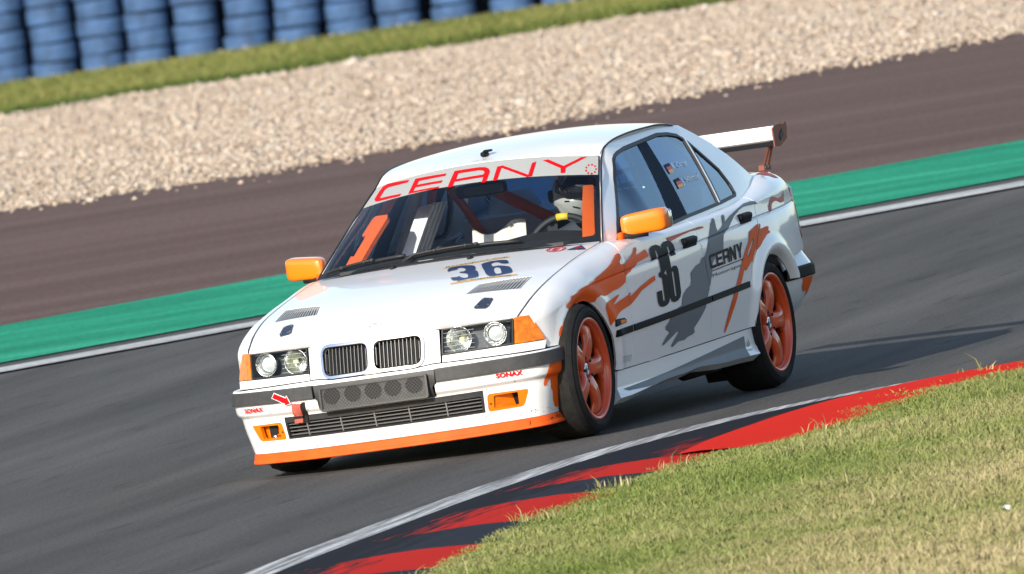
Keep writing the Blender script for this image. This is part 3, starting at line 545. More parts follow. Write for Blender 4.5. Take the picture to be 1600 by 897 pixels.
# side skirts
sk_bot = [(1.05, .176), (.92, .176), (.66, .187), (.405, .197), (.15, .196), (-.05, .202), (-.39, .184), (-.78, .176), (-.93, .172)]
sk = [(-1.00, .298), (.985, .298)] + sk_bot
SKR = [[(x, z) for x in np.arange(-.98, 1.06, .05)] for z in (.178, .185, .192, .20, .208, .217, .226, .24, .26, .288, .292)]
for mr in (0, 1):
    o = patch('side_skirt', SKIRT, sk, M['white'], CAR, step=.05, lip=.05, rows=SKR, mir=bool(mr), gap=.0015, grid=False)
    if not mr: SKI = o
def skd(name, poly, m, off=.0022): patch(name, SKIRT, poly, M[m], SKI, off=off, lip=0, step=.03, clips=[inset(sk, .002)], rows=SKR, grid=False)
skd('grey_wedge', [(.965, .2125), (.34, .228), (-.800, .272), (-.775, .165), (-.39, .17), (.30, .18), (.66, .19), (.92, .1985)], 'grey_film')
for i in range(3):
    x = -.803 - i * .021; h = .016 + .015 * i
    skd('stripe_emblem', [(x, .217), (x - .017, .217), (x - .017 + .022, .217 + h), (x + .006, .217 + h + .006)], 'blue', .003)
text_on('sponsor_lettering', 'adidas', SKIRT, D['adit'], M['blue'], SKI, off=.003)
V, F = join(box((.86, .815, .2), (.004, .004, .03)))
# ---- bonnet
def xf(y): return float(NX(abs(y))) - .0225
def xr(y): return .80 - .115 * (abs(y) / .70) ** 2.2
hy = np.linspace(-.655, .655, 41)
hood_poly = [(float(NX(abs(y))) - .0265 + .0075 * max(0, min(1, (abs(y) - .25) / .07)), float(y)) for y in hy]
hood_poly += [(float(x), float(YL(x)) - .002) for x in np.linspace(1.88, .72, 16)] + [(xr(y), float(y)) for y in np.linspace(.69, -.69, 25)] + [(float(x), -float(YL(x)) + .002) for x in np.linspace(.72, 1.88, 16)]
vl = D['ventL']; vr = [(x, -y) for x, y in vl]
HO = patch('bonnet', HOOD, hood_poly, M['white'], CAR, holes=[vl, vr], step=.032, gap=.0028, lip=.02)
for v in (vl, vr):
    ve = patch('bonnet_vent', HOOD, inset(v, -.008), M['dark'], HO, off=-.022, lip=0)
    v = np.array(v)
    for i in range(15):
        t = (i + .5) / 15; a = v[0] * (1 - t) + v[1] * t; b = v[3] * (1 - t) + v[2] * t; e = (v[1] - v[0]) / 15 * .17
        patch('vent_slat', HOOD, [tuple(a - e), tuple(a + e), tuple(b + e), tuple(b - e)], M['slat'], ve, off=-.001, lip=.004, step=.12, smooth=False)
for s in (1, -1):
    lq = [(x, s * y) for x, y in D['latch']]; la = patch('bonnet_latch', HOOD, lq, M['blue'], HO, off=.006, lip=.008, step=.02)
    la.data.materials[0] = M['slate']; c = np.mean(lq, 0)
    for p in (lq[0], lq[1], lq[3], lq[5], lq[7]):
        p = np.array(p) * .74 + c * .26; patch('latch_bolt', HOOD, [tuple(p + .0055 * np.array((math.cos(t), math.sin(t)))) for t in np.linspace(0, 6.28, 9)[:-1]], M['alu'], la, off=.009, lip=.004, step=.05)
for p in D['washers'] + [(.96, .235)][:0]:
    P = HOOD(np.array([p[0]]), np.array([p[1]]))[0]; V, F = superbox(P + (0, 0, .004), (.022, .012, .009), .6, 12, 8); mk('washer_jet', bod(V), F, M['dark'], HO)
def hd(name, poly, m, holes=(), off=.0022): patch(name, HOOD, poly, M[m], HO, holes=holes, off=off, lip=0, step=.025)
hd('bonnet_number', D['num3h'], 'blue'); hd('bonnet_number', D['num6h'], 'blue', [D['num6hh']])
hd('gold_stripe', D['hs1'], 'gold'); hd('gold_stripe', D['hs2'], 'gold')
text_on('series_lettering', 'Bördesprint-Cup', HOOD, D['hst'], M['ink'], HO, off=.004)
text_on('series_lettering', 'Bördesprint-Cup', HOOD, D['hst1'], M['ink'], HO, off=.004)
ell = lambda c, a, b, n=28: [(c[0] + a * math.cos(t), c[1] + b * math.sin(t)) for t in np.linspace(0, 2 * np.pi, n, endpoint=False)]
e = D['E'][0]
hd('extinguisher_sticker', ell(e, .062, .044), 'red', [ell(e, .054, .038)]); hd('extinguisher_sticker', ell(e, .047, .033), 'red', [ell(e, .042, .0295)])
text_on('extinguisher_sticker', 'E', HOOD, [(e[0] - .03, e[1] - .014), (e[0] - .03, e[1] + .014), (e[0] + .03, e[1] + .014), (e[0] + .03, e[1] - .014)], M['red'], HO, off=.002, bold=.03)
t3 = [(.918, .600), (.900, .690), (.800, .635)]; tc = np.mean(t3, 0)
hd('kill_switch_sticker', t3, 'blue'); hd('kill_switch_sticker', [(.905, .640), (.86, .638), (.868, .652), (.815, .636), (.855, .628), (.848, .617)], 'red', off=.0025)
rc = D['roundel'][0]
hd('badge', ell(rc, .040, .040), 'banner', [ell(rc, .035, .035)], .002)
for k in range(4):
    a0 = k * math.pi / 2
    hd('badge', [rc] + [(rc[0] + .024 * math.cos(a0 + t), rc[1] + .024 * math.sin(a0 + t)) for t in np.linspace(.03, 1.54, 7)], 'banner' if k % 2 else 'white', off=.002)
# ---- nose panel with grilles and lamps
def rq(y0, y1, z0, z1): return [(y0, z0), (y1, z0), (y1, z1), (y0, z1)]
def rrect(q, r=.2, n=5):
    """rounded quad, corners cut back by fraction r"""
    q = [np.array(p, float) for p in q]; out = []
    for i in range(4):
        a, b, c = q[i - 1], q[i], q[(i + 1) % 4]; L = min(np.linalg.norm(a - b), np.linalg.norm(c - b)) * r
        p0 = b + (a - b) / np.linalg.norm(a - b) * L; p2 = b + (c - b) / np.linalg.norm(c - b) * L
        out += [tuple((1 - t) ** 2 * p0 + 2 * t * (1 - t) * b + t * t * p2) for t in np.linspace(0, 1, n)]
    return out
kid = rrect([(.012, .517), (.236, .514), (.242, .650), (.012, .650)], .28)
kidm = [(-y, z) for y, z in kid][::-1]
ztop = lambda y: .681 - .024 * max(0, min(1, (abs(y) - .25) / .07))
seam = lambda y: .5035 + .0075 * max(0, min(1, (abs(y) - .20) / .08)) - .012 * max(0, (abs(y) - .3) / .45)
nose_poly = [(float(y), seam(y)) for y in np.linspace(-.318, .318, 17)] + [(.320, .657)] + [(float(y), ztop(y)) for y in np.linspace(.318, -.318, 17)] + [(-.320, .657)]
NO = patch('nose_panel', NOSE, nose_poly, M['white'], CAR, holes=[inset(kid, .004), inset(kidm, .004)], step=.035, gap=.0028, lip=.02)
for k in (kid, kidm):
    g = patch('kidney_grille', NOSE, inset(k, -.010), M['chrome'], NO, holes=[inset(k, .0025)], off=.010, lip=.018, step=.02)
    patch('grille_backing', NOSE, inset(k, -.006), M['dark'], g, off=-.045, lip=0)
    lo, hi = np.array(k).min(0), np.array(k).max(0)
    for i in range(12):
        y = lo[0] + (hi[0] - lo[0]) * (i + .7) / 12.4; e = .0009; zt = .010 if 0 < i < 11 else .028
        patch('grille_bar', NOSE, [(y - e, lo[1] + zt), (y + e, lo[1] + zt), (y + e, hi[1] - zt), (y - e, hi[1] - zt)], M['grille'], g, off=.002, lip=.022, step=.2, smooth=False)
for s in (1, -1):
    flip = (lambda p: p) if s > 0 else (lambda p: [(-y, z) for y, z in p][::-1])
    lampq = [(.324, .545), (.636, .545), (.640, .656), (.330, .658)]
    nb = [(.322, seam(.33)), (.50, seam(.5)), (.64, seam(.64)), (.745, .498), (.752, .536), (.64, .541), (.324, .541)]
    patch('lamp_trim_panel', NOSE, flip(nb), M['white'], CAR, step=.04, gap=.0015)
    HL = patch('headlight', NOSE, flip(inset(lampq, -.002)), M['trim'], CAR, holes=[flip(inset(lampq, .006))], off=.001, lip=.07, step=.03)
    patch('lamp_backing', NOSE, flip(lampq), M['lampin'], HL, off=-.07, lip=0)
    for nm, cy, cz, R in (('reflector', .400, .600, .056), ('projector', .560, .601, .054)):
        P = NOSE(np.array([s * cy]), np.array([cz]))[0]
        if nm == 'reflector': V, F = lathe([(.012, -.062), (.03, -.055), (.045, -.040), (R, -.016), (R + .003, -.012), (R + .004, -.02)], 36, 'x')
        else: V, F = lathe([(.036, -.048), (.040, -.020), (.045, -.02), (.046, -.045), (.050, -.012), (R, -.010), (R + .001, -.018)], 36, 'x')
        yaw = math.atan2(-(float(NX(cy + .01)) - float(NX(cy - .01))), .02) * s
        Rm = Matrix.Rotation(yaw * .5, 3, 'Z'); V = V @ np.array(Rm).T
        mk(nm, bod(V + P), F, M['bowl'], HL)
        if nm == 'projector':
            V, F = lathe([(.0005, -.012), (.012, -.014), (.022, -.019), (.031, -.028), (.036, -.038)], 28, 'x')
            mk('projector_lens', bod(V @ np.array(Rm).T + P), F, M['lens'], HL)
        else:
            V, F = superbox(P + np.array(Rm) @ (-.038, .01 * s, .0), (.010, .012, .010), .5, 12, 8); mk('bulb', bod(V), F, M['bulb'], HL)
    for k in range(5): patch('lens_rib', NOSE, flip([(.335, .558 + k * .02), (.47, .558 + k * .02), (.47, .5592 + k * .02), (.335, .5592 + k * .02)]), M['lens'], HL, off=-.004, lip=.001, step=.1)
    patch('lamp_lens', NOSE, flip(lampq), M['lamp_glass'], HL, off=.0, lip=0, step=.04)
    patch('turn_signal', NOSE, flip([(.641, .543), (.748, .539), (.735, .58), (.714, .640), (.700, .660), (.645, .661)]), M['amber'], CAR, off=.001, lip=.03, step=.02, gap=.001)
# ---- front bumper
S_END = 1.037
sb = np.linspace(-S_END, S_END, 70)
top_z = lambda s: .5015 + .0075 * max(0, min(1, (abs(s) - .20) / .08)) - .012 * max(0, min(1, (abs(s) - .3) / .45))
fogL = rrect([(.516, .255), (.690, .256), (.724, .333), (.520, .338)], .22); fogR = [(-a, b) for a, b in fogL][::-1]
lgr = [(-.497, .260), (.497, .260), (.500, .355), (-.492, .355)]
BR = [[(s, z) for s in np.arange(-1.03, 1.035, .03)] for z in (.205, .22, .24, .27, .30, .325, .338, .346, .36, .372, .38, .388, .396, .405, .415)]
low_poly = [(float(s), .200) for s in sb] + [(float(s), .4300 - .0) for s in sb[::-1] if s > .30] + [(.300, .425), (.288, .415), (.286, .360), (-.286, .360), (-.288, .415), (-.300, .425)] + [(float(s), .430) for s in sb[::-1] if s < -.30]
BU = patch('front_bumper', BUMP, low_poly, M['white'], CAR, holes=[fogL, fogR, [(-.500, .257), (.500, .257), (.503, .3585), (-.495, .3585)]], step=.04, rows=BR, lip=.025)
up = [(float(s), .488) for s in sb] + [(float(s), top_z(s)) for s in sb[::-1]]
patch('bumper_top', BUMP, up, M['white'], CAR, step=.03, lip=.012, rows=[[(s, z) for s in sb] for z in (.491, .494)])
for s0, s1 in ((.300, S_END), (-S_END, -.300)):
    patch('bumper_strip', BUMP, [(float(s), .432) for s in np.linspace(s0, s1, 30)] + [(float(s), .487) for s in np.linspace(s1, s0, 30)], M['greytrim'], BU, off=.012, lip=.022, step=.03,
          rows=[[(s, z) for s in np.linspace(s0, s1, 30)] for z in (.436, .442, .476, .482)])
patch('plate_bracket', BUMP, [(-.296, .487), (.296, .487), (.292, .425), (.276, .410), (.276, .362), (-.276, .362), (-.276, .410), (-.292, .425)], M['trim'], BU, off=.003, lip=.02, step=.04)
# mesh panel where a number plate would sit
PL = lambda a, b: np.stack([np.full(len(a), 2.152) - .012 * (np.asarray(a) / .26) ** 2 - .10 * (np.asarray(b) - .42), np.asarray(a), np.asarray(b)], -1)
plq = rrect([(-.262, .366), (.262, .366), (.262, .476), (-.262, .476)], .10)
PF_ = patch('mesh_panel', PL, plq, M['trim'], BU, holes=[inset(plq, .009)], off=.004, lip=.028, step=.03)
patch('mesh_backing', PL, inset(plq, .004), M['plate_back'], PF_, off=-.012, lip=0, step=.06)
for c in (-.205, -.101, -.0, .096, .197): patch('cooling_duct', PL, ell((c, .433), .041, .039, 24), M['dark'], PF_, off=-.009, lip=.002, step=.05)
ws = []
inn = inset(plq, .008); lo, hi = np.array(inn).min(0), np.array(inn).max(0); dx, dz = .0165, .0085
for r in range(int((hi[1] - lo[1]) / dz) + 1):
    for c in range(int((hi[0] - lo[0]) / dx) + 1):
        y = lo[0] + dx * (c + .5 * (r % 2)); z = lo[1] + dz * r
        for sy in (-1, 1):
            y2, z2 = y + sy * dx * .5, z + dz
            if z2 > hi[1] or y2 < lo[0] or y2 > hi[0] or y > hi[0]: continue
            d = np.array((z2 - z, -(y2 - y))); d = d / np.linalg.norm(d) * .0014
            q4 = [(y + d[0], z + d[1]), (y - d[0], z - d[1]), (y2 - d[0], z2 - d[1]), (y2 + d[0], z2 + d[1])]
            ws.append((PL(np.array([p[0] for p in q4]), np.array([p[1] for p in q4])), [(0, 1, 2, 3)]))
V, F = join(*ws); mk('wire_mesh', bod(V), F, M['plate_mesh'], PF_, False, kind='stuff')
# lower intake
LG = patch('lower_grille', BUMP, [(-.499, .258), (.499, .258), (.502, .358), (-.494, .358)], M['trim'], BU, holes=[[(-.488, .264), (.488, .264), (.490, .332), (-.484, .332)]], off=.004, lip=.03, step=.04)
patch('grille_backing', BUMP, [(-.49, .26), (.49, .26), (.49, .34), (-.49, .34)], M['dark'], LG, off=-.06, lip=0)
for k in range(4):
    z = .272 + k * .0165; patch('grille_bar', BUMP, [(-.488, z - .0015), (.488, z - .0015), (.488, z + .0015), (-.488, z + .0015)], M['grille'], LG, off=-.006, lip=.010, step=.06)
for c in (-.38, -.20, -.03, .14, .32): patch('grille_post', BUMP, [(c - .003, .264), (c + .003, .264), (c + .003, .332), (c - .003, .332)], M['grille'], LG, off=-.004, lip=.010, step=.1)
for fq, dq in ((fogL, [(.618, .325), (.655, .324), (.662, .262), (.628, .264)]), (fogR, [(-.620, .324), (-.572, .323), (-.590, .262), (-.628, .262)])):
    fg = patch('fog_lamp_insert', BUMP, inset(fq, .001), M['orange'], BU, off=-.003, lip=.02, step=.03, holes=[rrect([tuple(np.array(p)) for p in ((.545, .266), (.664, .264), (.664, .326), (.550, .326))] if fq is fogL else [(-.664, .264), (-.545, .266), (-.550, .326), (-.664, .326)], .1)])
    sgn = 1 if fq is fogL else -1
    rec = [(sgn * .54, .262), (sgn * .668, .260), (sgn * .668, .330), (sgn * .545, .330)]
    def FOG(s_, z_, sg=sgn):
        t = np.clip((np.abs(s_) - .54) / .09, 0, 1); P = BUMP(s_, z_); P = P.copy(); P[:, 0] -= .055 * (t if sg > 0 else 1 - t * .3); return P
    patch('fog_recess', FOG, rec, M['orange'], fg, off=-.006, lip=0, step=.012)
    patch('cooling_duct', FOG, dq, M['dark'], fg, off=.004, lip=.002, step=.02)
    if sgn < 0: V, F = superbox(BUMP(np.array([-.592]), np.array([.272]))[0] + (-.03, 0, 0), (.02, .014, .012), .7, 10, 8); mk('duct_bracket', bod(V), F, M['alu'], fg)
    b0 = np.array((sgn * .531, .292)); patch('bolt', BUMP, [tuple(b0 + .004 * np.array((math.cos(t), math.sin(t)))) for t in np.linspace(0, 6.28, 9)[:-1]], M['dark'], fg, off=.002, lip=.003, step=.05)
# tow strap and its arrow, sponsor words, orange corner
patch('tow_strap', BUMP, [(-.410, .419), (-.365, .415), (-.381, .330), (-.426, .331)], M['strap'], BU, off=.024, lip=.012, step=.02)
patch('strap_buckle', BUMP, [(-.419, .366), (-.372, .364), (-.376, .350), (-.422, .351)], M['dark'], BU, off=.027, lip=.008, step=.03)
patch('strap_side', BUMP, [(-.365, .420), (-.352, .419), (-.360, .328), (-.381, .330)], M['dark'], BU, off=.012, lip=.012, step=.03)
def bd(name, poly, m, off=.0016, par=None, clips=(), holes=()): patch(name, BUMP, poly, M[m], par or BU, off=off, lip=0, step=.02, clips=clips, rows=BR, holes=holes)
AW = [(-.520, .454), (-.500, .479), (-.441, .452), (-.434, .461), (-.418, .420), (-.459, .413), (-.452, .424)]
patch('tow_arrow', BUMP, AW, M['white'], BU, off=.0145, lip=0, step=.02); patch('tow_arrow', BUMP, inset(AW, .0045), M['red'], BU, off=.0155, lip=0, step=.02)
text_on('sponsor_lettering', 'SONAX', BUMP, [(.572, .426), (.695, .424), (.695, .402), (.572, .404)], M['red'], BU, off=.006, bold=.045)
text_on('sponsor_lettering', 'SONAX', BUMP, [(-.708, .419), (-.590, .420), (-.590, .398), (-.708, .397)], M['red'], BU, off=.010, bold=.045)
bd('flame_graphic', D['bump_or'][:1] + [(1.036, .4295), (1.036, .255)] + D['bump_or'][3:], 'orange_film', clips=[inset(low_poly, .002)])
bd('flame_graphic', [(.965, .489), (1.036, .489), (1.036, .494), (.985, .494)], 'orange_film')
# stone chips
for k in range(130):
    s = RNG.uniform(-1.0, 1.0); z = RNG.choice([RNG.uniform(.205, .25), RNG.uniform(.205, .41)]); r = RNG.uniform(.0012, .0035)
    if inpoly([(s, z)], inset(low_poly, .01))[0] and not any(inpoly([(s, z)], h)[0] for h in (inset(fogL, -.01), inset(fogR, -.01), inset(lgr, -.012))):
        pt = BUMP(np.array([s, s + r, s, s - r]), np.array([z - r, z, z + r, z])); n = norm_of(BUMP, np.array([s] * 4), np.array([z] * 4))
        ws.append(None); mk('paint_chip', bod(pt + n * .0015), [(0, 1, 2, 3)], M['ink'], BU, False)
# splitter
sp = np.linspace(-S_END - .0, S_END, 90); prof = [(.0, .1985), (.006, .194), (.010, .170), (.014, .164), (.016, .155), (.010, .151), (-.14, .151), (-.14, .1985)]
rowsP = []
for s in sp:
    b = BUMP(np.array([s]), np.array([.205]))[0]; n = norm_of(BUMP, np.array([s]), np.array([.46]))[0]; n[2] = 0; n /= np.linalg.norm(n)
    for o_, z in prof:
        q = b + n * (o_ - .004) if o_ > -.1 else b + n * o_; rowsP.append((q[0], q[1], z))
k = len(prof); F = [(i * k + a, (i + 1) * k + a, (i + 1) * k + (a + 1) % k, i * k + (a + 1) % k) for i in range(len(sp) - 1) for a in range(k)] + [tuple(range(k)), tuple(range((len(sp) - 1) * k, len(sp) * k))[::-1]]
SPL = mk('front_splitter', bod(rowsP), [f[::-1] for f in F], M['splitter'], CAR, False)
SCR = [[(.86, .178), (.872, .184), (.885, .183), (.884, .179), (.87, .176)], [(.925, .189), (.94, .19), (.935, .178), (.928, .178)], [(.958, .184), (.98, .187), (.972, .174), (.966, .181)], [(.70, .168), (.705, .19), (.708, .19), (.704, .167)]]
def SPS(s, z): return BUMP(s, np.full(len(z), .205)) + norm_of(BUMP, s, np.full(len(z), .46)) * .0075 + np.stack([0 * z, 0 * z, z - .205], -1)
for sc_ in SCR: patch('scrape_mark', SPS, sc_, M['dark'], SPL, off=.002, lip=0, step=.02)
# ---- cabin: screens, roof, pillars
WSP = lambda a, b: WS(a, b)
gl = [(float(a), .0) for a in np.linspace(-.985, .985, 21)] + [(.985, .985)] + [(float(a), .985) for a in np.linspace(.985, -.985, 21)]
WI = patch('windscreen', WS, gl, M['screen'], CAR, lip=0, step=.07)
ib = rrect([(-.945, .06), (.958, .06), (.965, .742), (-.955, .742)], .08)
patch('windscreen_border', WS, inset(gl, -.004), M['dash'], WI, holes=[ib], off=-.002, lip=0, step=.06)
patch('sun_strip', WS, [(-.978, .7425), (0, .737), (.978, .7525), (.978, .98), (.5, .978), (0, .978), (-.978, .98)], M['banner'], WI, off=.0015, lip=0, step=.05)
for k in 'CERNY':
    patch('sun_strip_lettering', WS, D[k + '_'], M['red'], WI, holes=[D['Rh']] if k == 'R' else (), off=.003, lip=0, step=.04)
em = D['emb'][0]
for k in range(9):
    t = k * 2 * math.pi / 9; c = (em[0] + .036 * math.cos(t), em[1] + .055 * math.sin(t)); patch('strip_emblem', WS, ell(c, .007, .012, 8), M['red'], WI, off=.003, lip=0, step=.05)
yr = np.linspace(-1, 1, 31)
roof_poly = [(.2125 - .125 * abs(t) ** 2.2 - .004, .548 * t) for t in yr] + [(float(x), float(YR(x)) - .006) for x in np.linspace(.05, -1.0, 14)] + [(-1.02 - .03 * (1 - t * t), .535 * t) for t in yr[::-1]] + [(float(x), -float(YR(x)) + .006) for x in np.linspace(-1.0, .05, 14)]
RO_ = patch('roof', ROOF, roof_poly, M['white'], CAR, step=.05, lip=.015)
V, F = join(superbox(ROOF(np.array([.115]), np.array([0.]))[0] + (0, 0, .012), (.030, .016, .012), .6, 14, 8), superbox(ROOF(np.array([.10]), np.array([.012]))[0] + (0, 0, .022), (.02, .022, .006), .6, 12, 6)); mk('roof_aerial', bod(V), F, M['ink'], RO_)
text_on('roof_lettering', 'W.K.', ROOF, [(.168, -.045), (.160, .035), (.185, .037), (.192, -.043)], M['silver'], RO_, off=.002)
def WR(s, t): return WS(s, t)
drip = [WS(np.array([1.0]), np.array([t]))[0] for t in np.linspace(-.01, .96, 14)]
rx = np.linspace(.04, -1.0, 16); rail = [(x, float(YR(x)), float(ZR(x)) - .03 * max(0, (-.75 - x)) ) for x in rx]
bk = [RWS(np.array([1.0]), np.array([t]))[0] for t in np.linspace(.93, .02, 10)]
# door-light opening and pillars
dlo = [(.560, .870)] + [(.463, .935), (.32, 1.018), (.176, 1.101), (.085, 1.175), (.040, 1.218), (-.0, 1.234), (-.058, 1.244), (-.184, 1.255), (-.404, 1.262), (-.713, 1.271), (-.858, 1.260), (-.967, 1.241), (-1.045, 1.198), (-1.127, 1.120), (-1.214, 1.040), (-1.243, .965), (-1.242, .918), (-1.216, .904), (-.95, .893), (-.41, .880), (-.18, .871), (.2, .868)]
gzx = lambda P: (float(P[0]), float(P[2]))
outer = [(.70, .868)] + [gzx(p) for p in drip[1:]] + [gzx(p) for p in rail] + [(-1.08, 1.278), (-1.20, 1.228), (-1.34, 1.165), (-1.50, 1.085), (-1.62, 1.015), (-1.72, .955), (-1.76, .925), (-1.62, .925), (-1.50, .912), (-1.40, .898), (-1.285, .886), (-1.0, .874), (-.6, .866), (0, .866), (.55, .870)]
for mr in (False, True):
    PI_ = patch('pillar_frame', GLS, outer, M['white'], CAR, holes=[dlo], step=.05, mir=mr, lip=.02)
    patch('window_seal', GLS, inset(dlo, -.003), M['black'], PI_, holes=[inset(dlo, .013)], off=.002, lip=.014, step=.04, mir=mr)
    def gp(name, poly, m, off, lip=0., par=PI_): return patch(name, GLS, poly, M[m], par, off=off, lip=lip, step=.06, mir=mr)
    fg_ = [(.545, .880), (.463, .945), (.176, 1.112), (.05, 1.215), (0, 1.226), (-.184, 1.246), (-.395, 1.253), (-.175, .880)]
    FG = gp('front_window', fg_, 'side_glass', -.004)
    RG = gp('rear_window', [(-.53, 1.252), (-.713, 1.262), (-.858, 1.251), (-.960, 1.232), (-1.010, 1.208), (-.905, .902), (-.41, .890)], 'rear_glass', -.004)
    gp('quarter_window', [(-1.062, 1.180), (-1.127, 1.108), (-1.205, 1.033), (-1.232, .962), (-1.230, .922), (-1.21, .914), (-.955, .903)], 'rear_glass', -.004)
    for q in ([(-.395, 1.262), (-.525, 1.266), (-.408, .880), (-.175, .871)],): gp('centre_pillar', q, 'pillar', -.001, .012)
    gp('pillar_glint', [(-.383, 1.25), (-.398, 1.25), (-.196, .882), (-.172, .882)], 'alu', -.006, .004)
    gp('quarter_divider', [(-1.008, 1.225), (-1.052, 1.195), (-.952, .896), (-.900, .896)], 'black', .0015, .014)
    gp('divider_chrome', [(-1.022, 1.215), (-1.033, 1.208), (-.926, .90), (-.914, .90)], 'alu', .004, .004)
    gp('mirror_base', [(.555, .872), (.46, .938), (.375, .985), (.40, .87)], 'ink', .001, .01)
    sg = -1 if mr else 1
    for cv, r_ in ((drip + rail, .0042), (bk, .0045)):
        V, F = tube(np.array(cv), r_, 8)
        if mr: V, F = mirV(V, F)
        mk('roof_gutter', bod(V), F, M['black'], PI_)
    if not mr:
        for q, n in ((D['flag1'], D['name1']), (D['flag2'], D['name2'])):
            for k, mm in enumerate(('ink', 'flagr', 'flagg')):
                patch('driver_flag', GLS, q2(q, [(0, 1 - k / 3), (1, 1 - k / 3), (1, 1 - (k + 1) / 3), (0, 1 - (k + 1) / 3)]), M[mm], RG, off=.0005, lip=0, step=.05)
        for tx, q in (('B. Cerny', [(-.612, 1.128), (-.835, 1.128), (-.815, 1.096), (-.600, 1.094)]), ('J. Himmel', [(-.606, 1.054), (-.885, 1.056), (-.868, 1.020), (-.592, 1.016)])):
            text_on('driver_name', tx, GLS, q, M['namew'], RG, off=.0005)
        # net behind the driver's glass
        ns = []
        for k in range(5):
            z = .90 + k * .062; a = GLS(np.array([.40 - .07 * k, -.24 - .02 * k]), np.array([z, z])) + (0, -.05, 0); e = np.array((0, 0, .011)); ns.append((np.array([a[0] - e, a[1] - e, a[1] + e, a[0] + e]), [(0, 1, 2, 3)]))
        for k in range(6):
            x = .36 - k * .10; a = GLS(np.array([x - .02, x - .17]), np.array([.885, 1.15])) + (0, -.052, 0); e = np.array((.011, 0, 0)); ns.append((np.array([a[0] - e, a[1] - e, a[1] + e, a[0] + e]), [(0, 1, 2, 3)]))
        V, F = join(*ns); mk('window_net', bod(V), F, M['net'], CAR, False)
rg = [(-.97, .02), (.97, .02), (.97, .97), (-.97, .97)]
RW = patch('back_window', RWS, rg, M['side_glass'], CAR, lip=0, step=.08)
patch('window_seal', RWS, inset(rg, -.02), M['black'], RW, holes=[inset(rg, .02)], off=.002, lip=.01, step=.06)
# ---- boot lid, tail
bt = [(-1.715 - .0 * abs(t), .585 * t) for t in yr] + [(-1.95, .595), (-2.10, .585)] + [(-2.19 - .025 * (1 - t * t), .56 * t) for t in yr[::-1]] + [(-2.10, -.585), (-1.95, -.595)]
BO_ = patch('boot_lid', TRK, bt, M['white'], CAR, step=.06, gap=.002)
patch('flame_graphic', TRK, [(-1.80, .10), (-2.02, .02), (-2.12, .36), (-2.02, .575), (-1.86, .575), (-1.76, .40)], M['orange_film'], BO_, off=.0015, lip=0, step=.04)
patch('flame_graphic', SIDE, [(-1.78, .949), (-1.90, .905), (-1.955, .90), (-1.985, .935), (-2.04, .949)], M['pink'], QUA, off=.0015, lip=0, step=.02, rows=SH)
V = []; 
tw = [(-2.10, .70, .80), (-2.17, .66, .80), (-2.235, .56, .80), (-2.25, .3, .80), (-2.255, 0, .80)]
tp = lambda y, z: np.stack([-2.255 + .09 * np.clip((np.abs(y) - .45) / .27, 0, 1) ** 1.6 - .0 * z + .06 * np.clip((z - .80) / .17, 0, 1) ** 2, y, z], -1)
TA = patch('tail_panel', tp, [(-.70, .50), (.70, .50), (.70, .86), (.60, .945), (-.60, .945), (-.70, .86)], M['white'], CAR, step=.08)
for s in (1, -1):
    patch('tail_lamp', SIDE, [(-2.062, .806), (-2.10, .84), (-2.185, .84), (-2.185, .62), (-2.06, .625), (-1.995, .665), (-2.0, .71), (-2.035, .755)], M['redlens'], CAR, off=.002, lip=.02, step=.03, mir=s < 0)
    patch('tail_lamp', tp, [(s * .40, .64), (s * .69, .64), (s * .69, .82), (s * .40, .82)], M['redlens'], TA, off=.012, lip=.02, step=.06)
se = lambda z: RL - .185 - .03 * max(0, z - .45) / .1       # where the wheel opening cuts the bumper
def rband(z0, z1, n=9):
    zs = np.linspace(z0, z1, n); m_ = np.linspace(-1, 1, 50)
    return [(float(t * se(z0)), z0) for t in m_] + [(se(z), float(z)) for z in zs[1:-1]] + [(float(t * se(z1)), z1) for t in m_[::-1]] + [(-se(z), float(z)) for z in zs[-2:0:-1]]
RBm = patch('rear_bumper', RBUMP, rband(.27, .448), M['white'], CAR, step=.05, lip=.02)
patch('bumper_top', RBUMP, rband(.500, .566), M['white'], RBm, step=.03, lip=.01)
patch('bumper_strip', RBUMP, [(s * 1.0, z) for s, z in inset(rband(.449, .499), .001)], M['ink'], RBm, off=.010, lip=.03, step=.025, rows=[[(s, z) for s in np.linspace(-1.6, 1.6, 80)] for z in (.455, .465, .474, .483, .493)], grid=False)
rb = 1 - 0
patch('flame_graphic', RBUMP, [(RL - .56, .44), (RL - .39, .445), (RL - .41, .40), (RL - .45, .375), (RL - .48, .385), (RL - .53, .35)], M['orange_film'], RBm, off=.002, lip=0, step=.02)
patch('flame_graphic', RBUMP, [(RL - .76, .505), (RL - .64, .505), (RL - .61, .555), (RL - .74, .562)], M['pink'], RBm, off=.002, lip=0, step=.02)
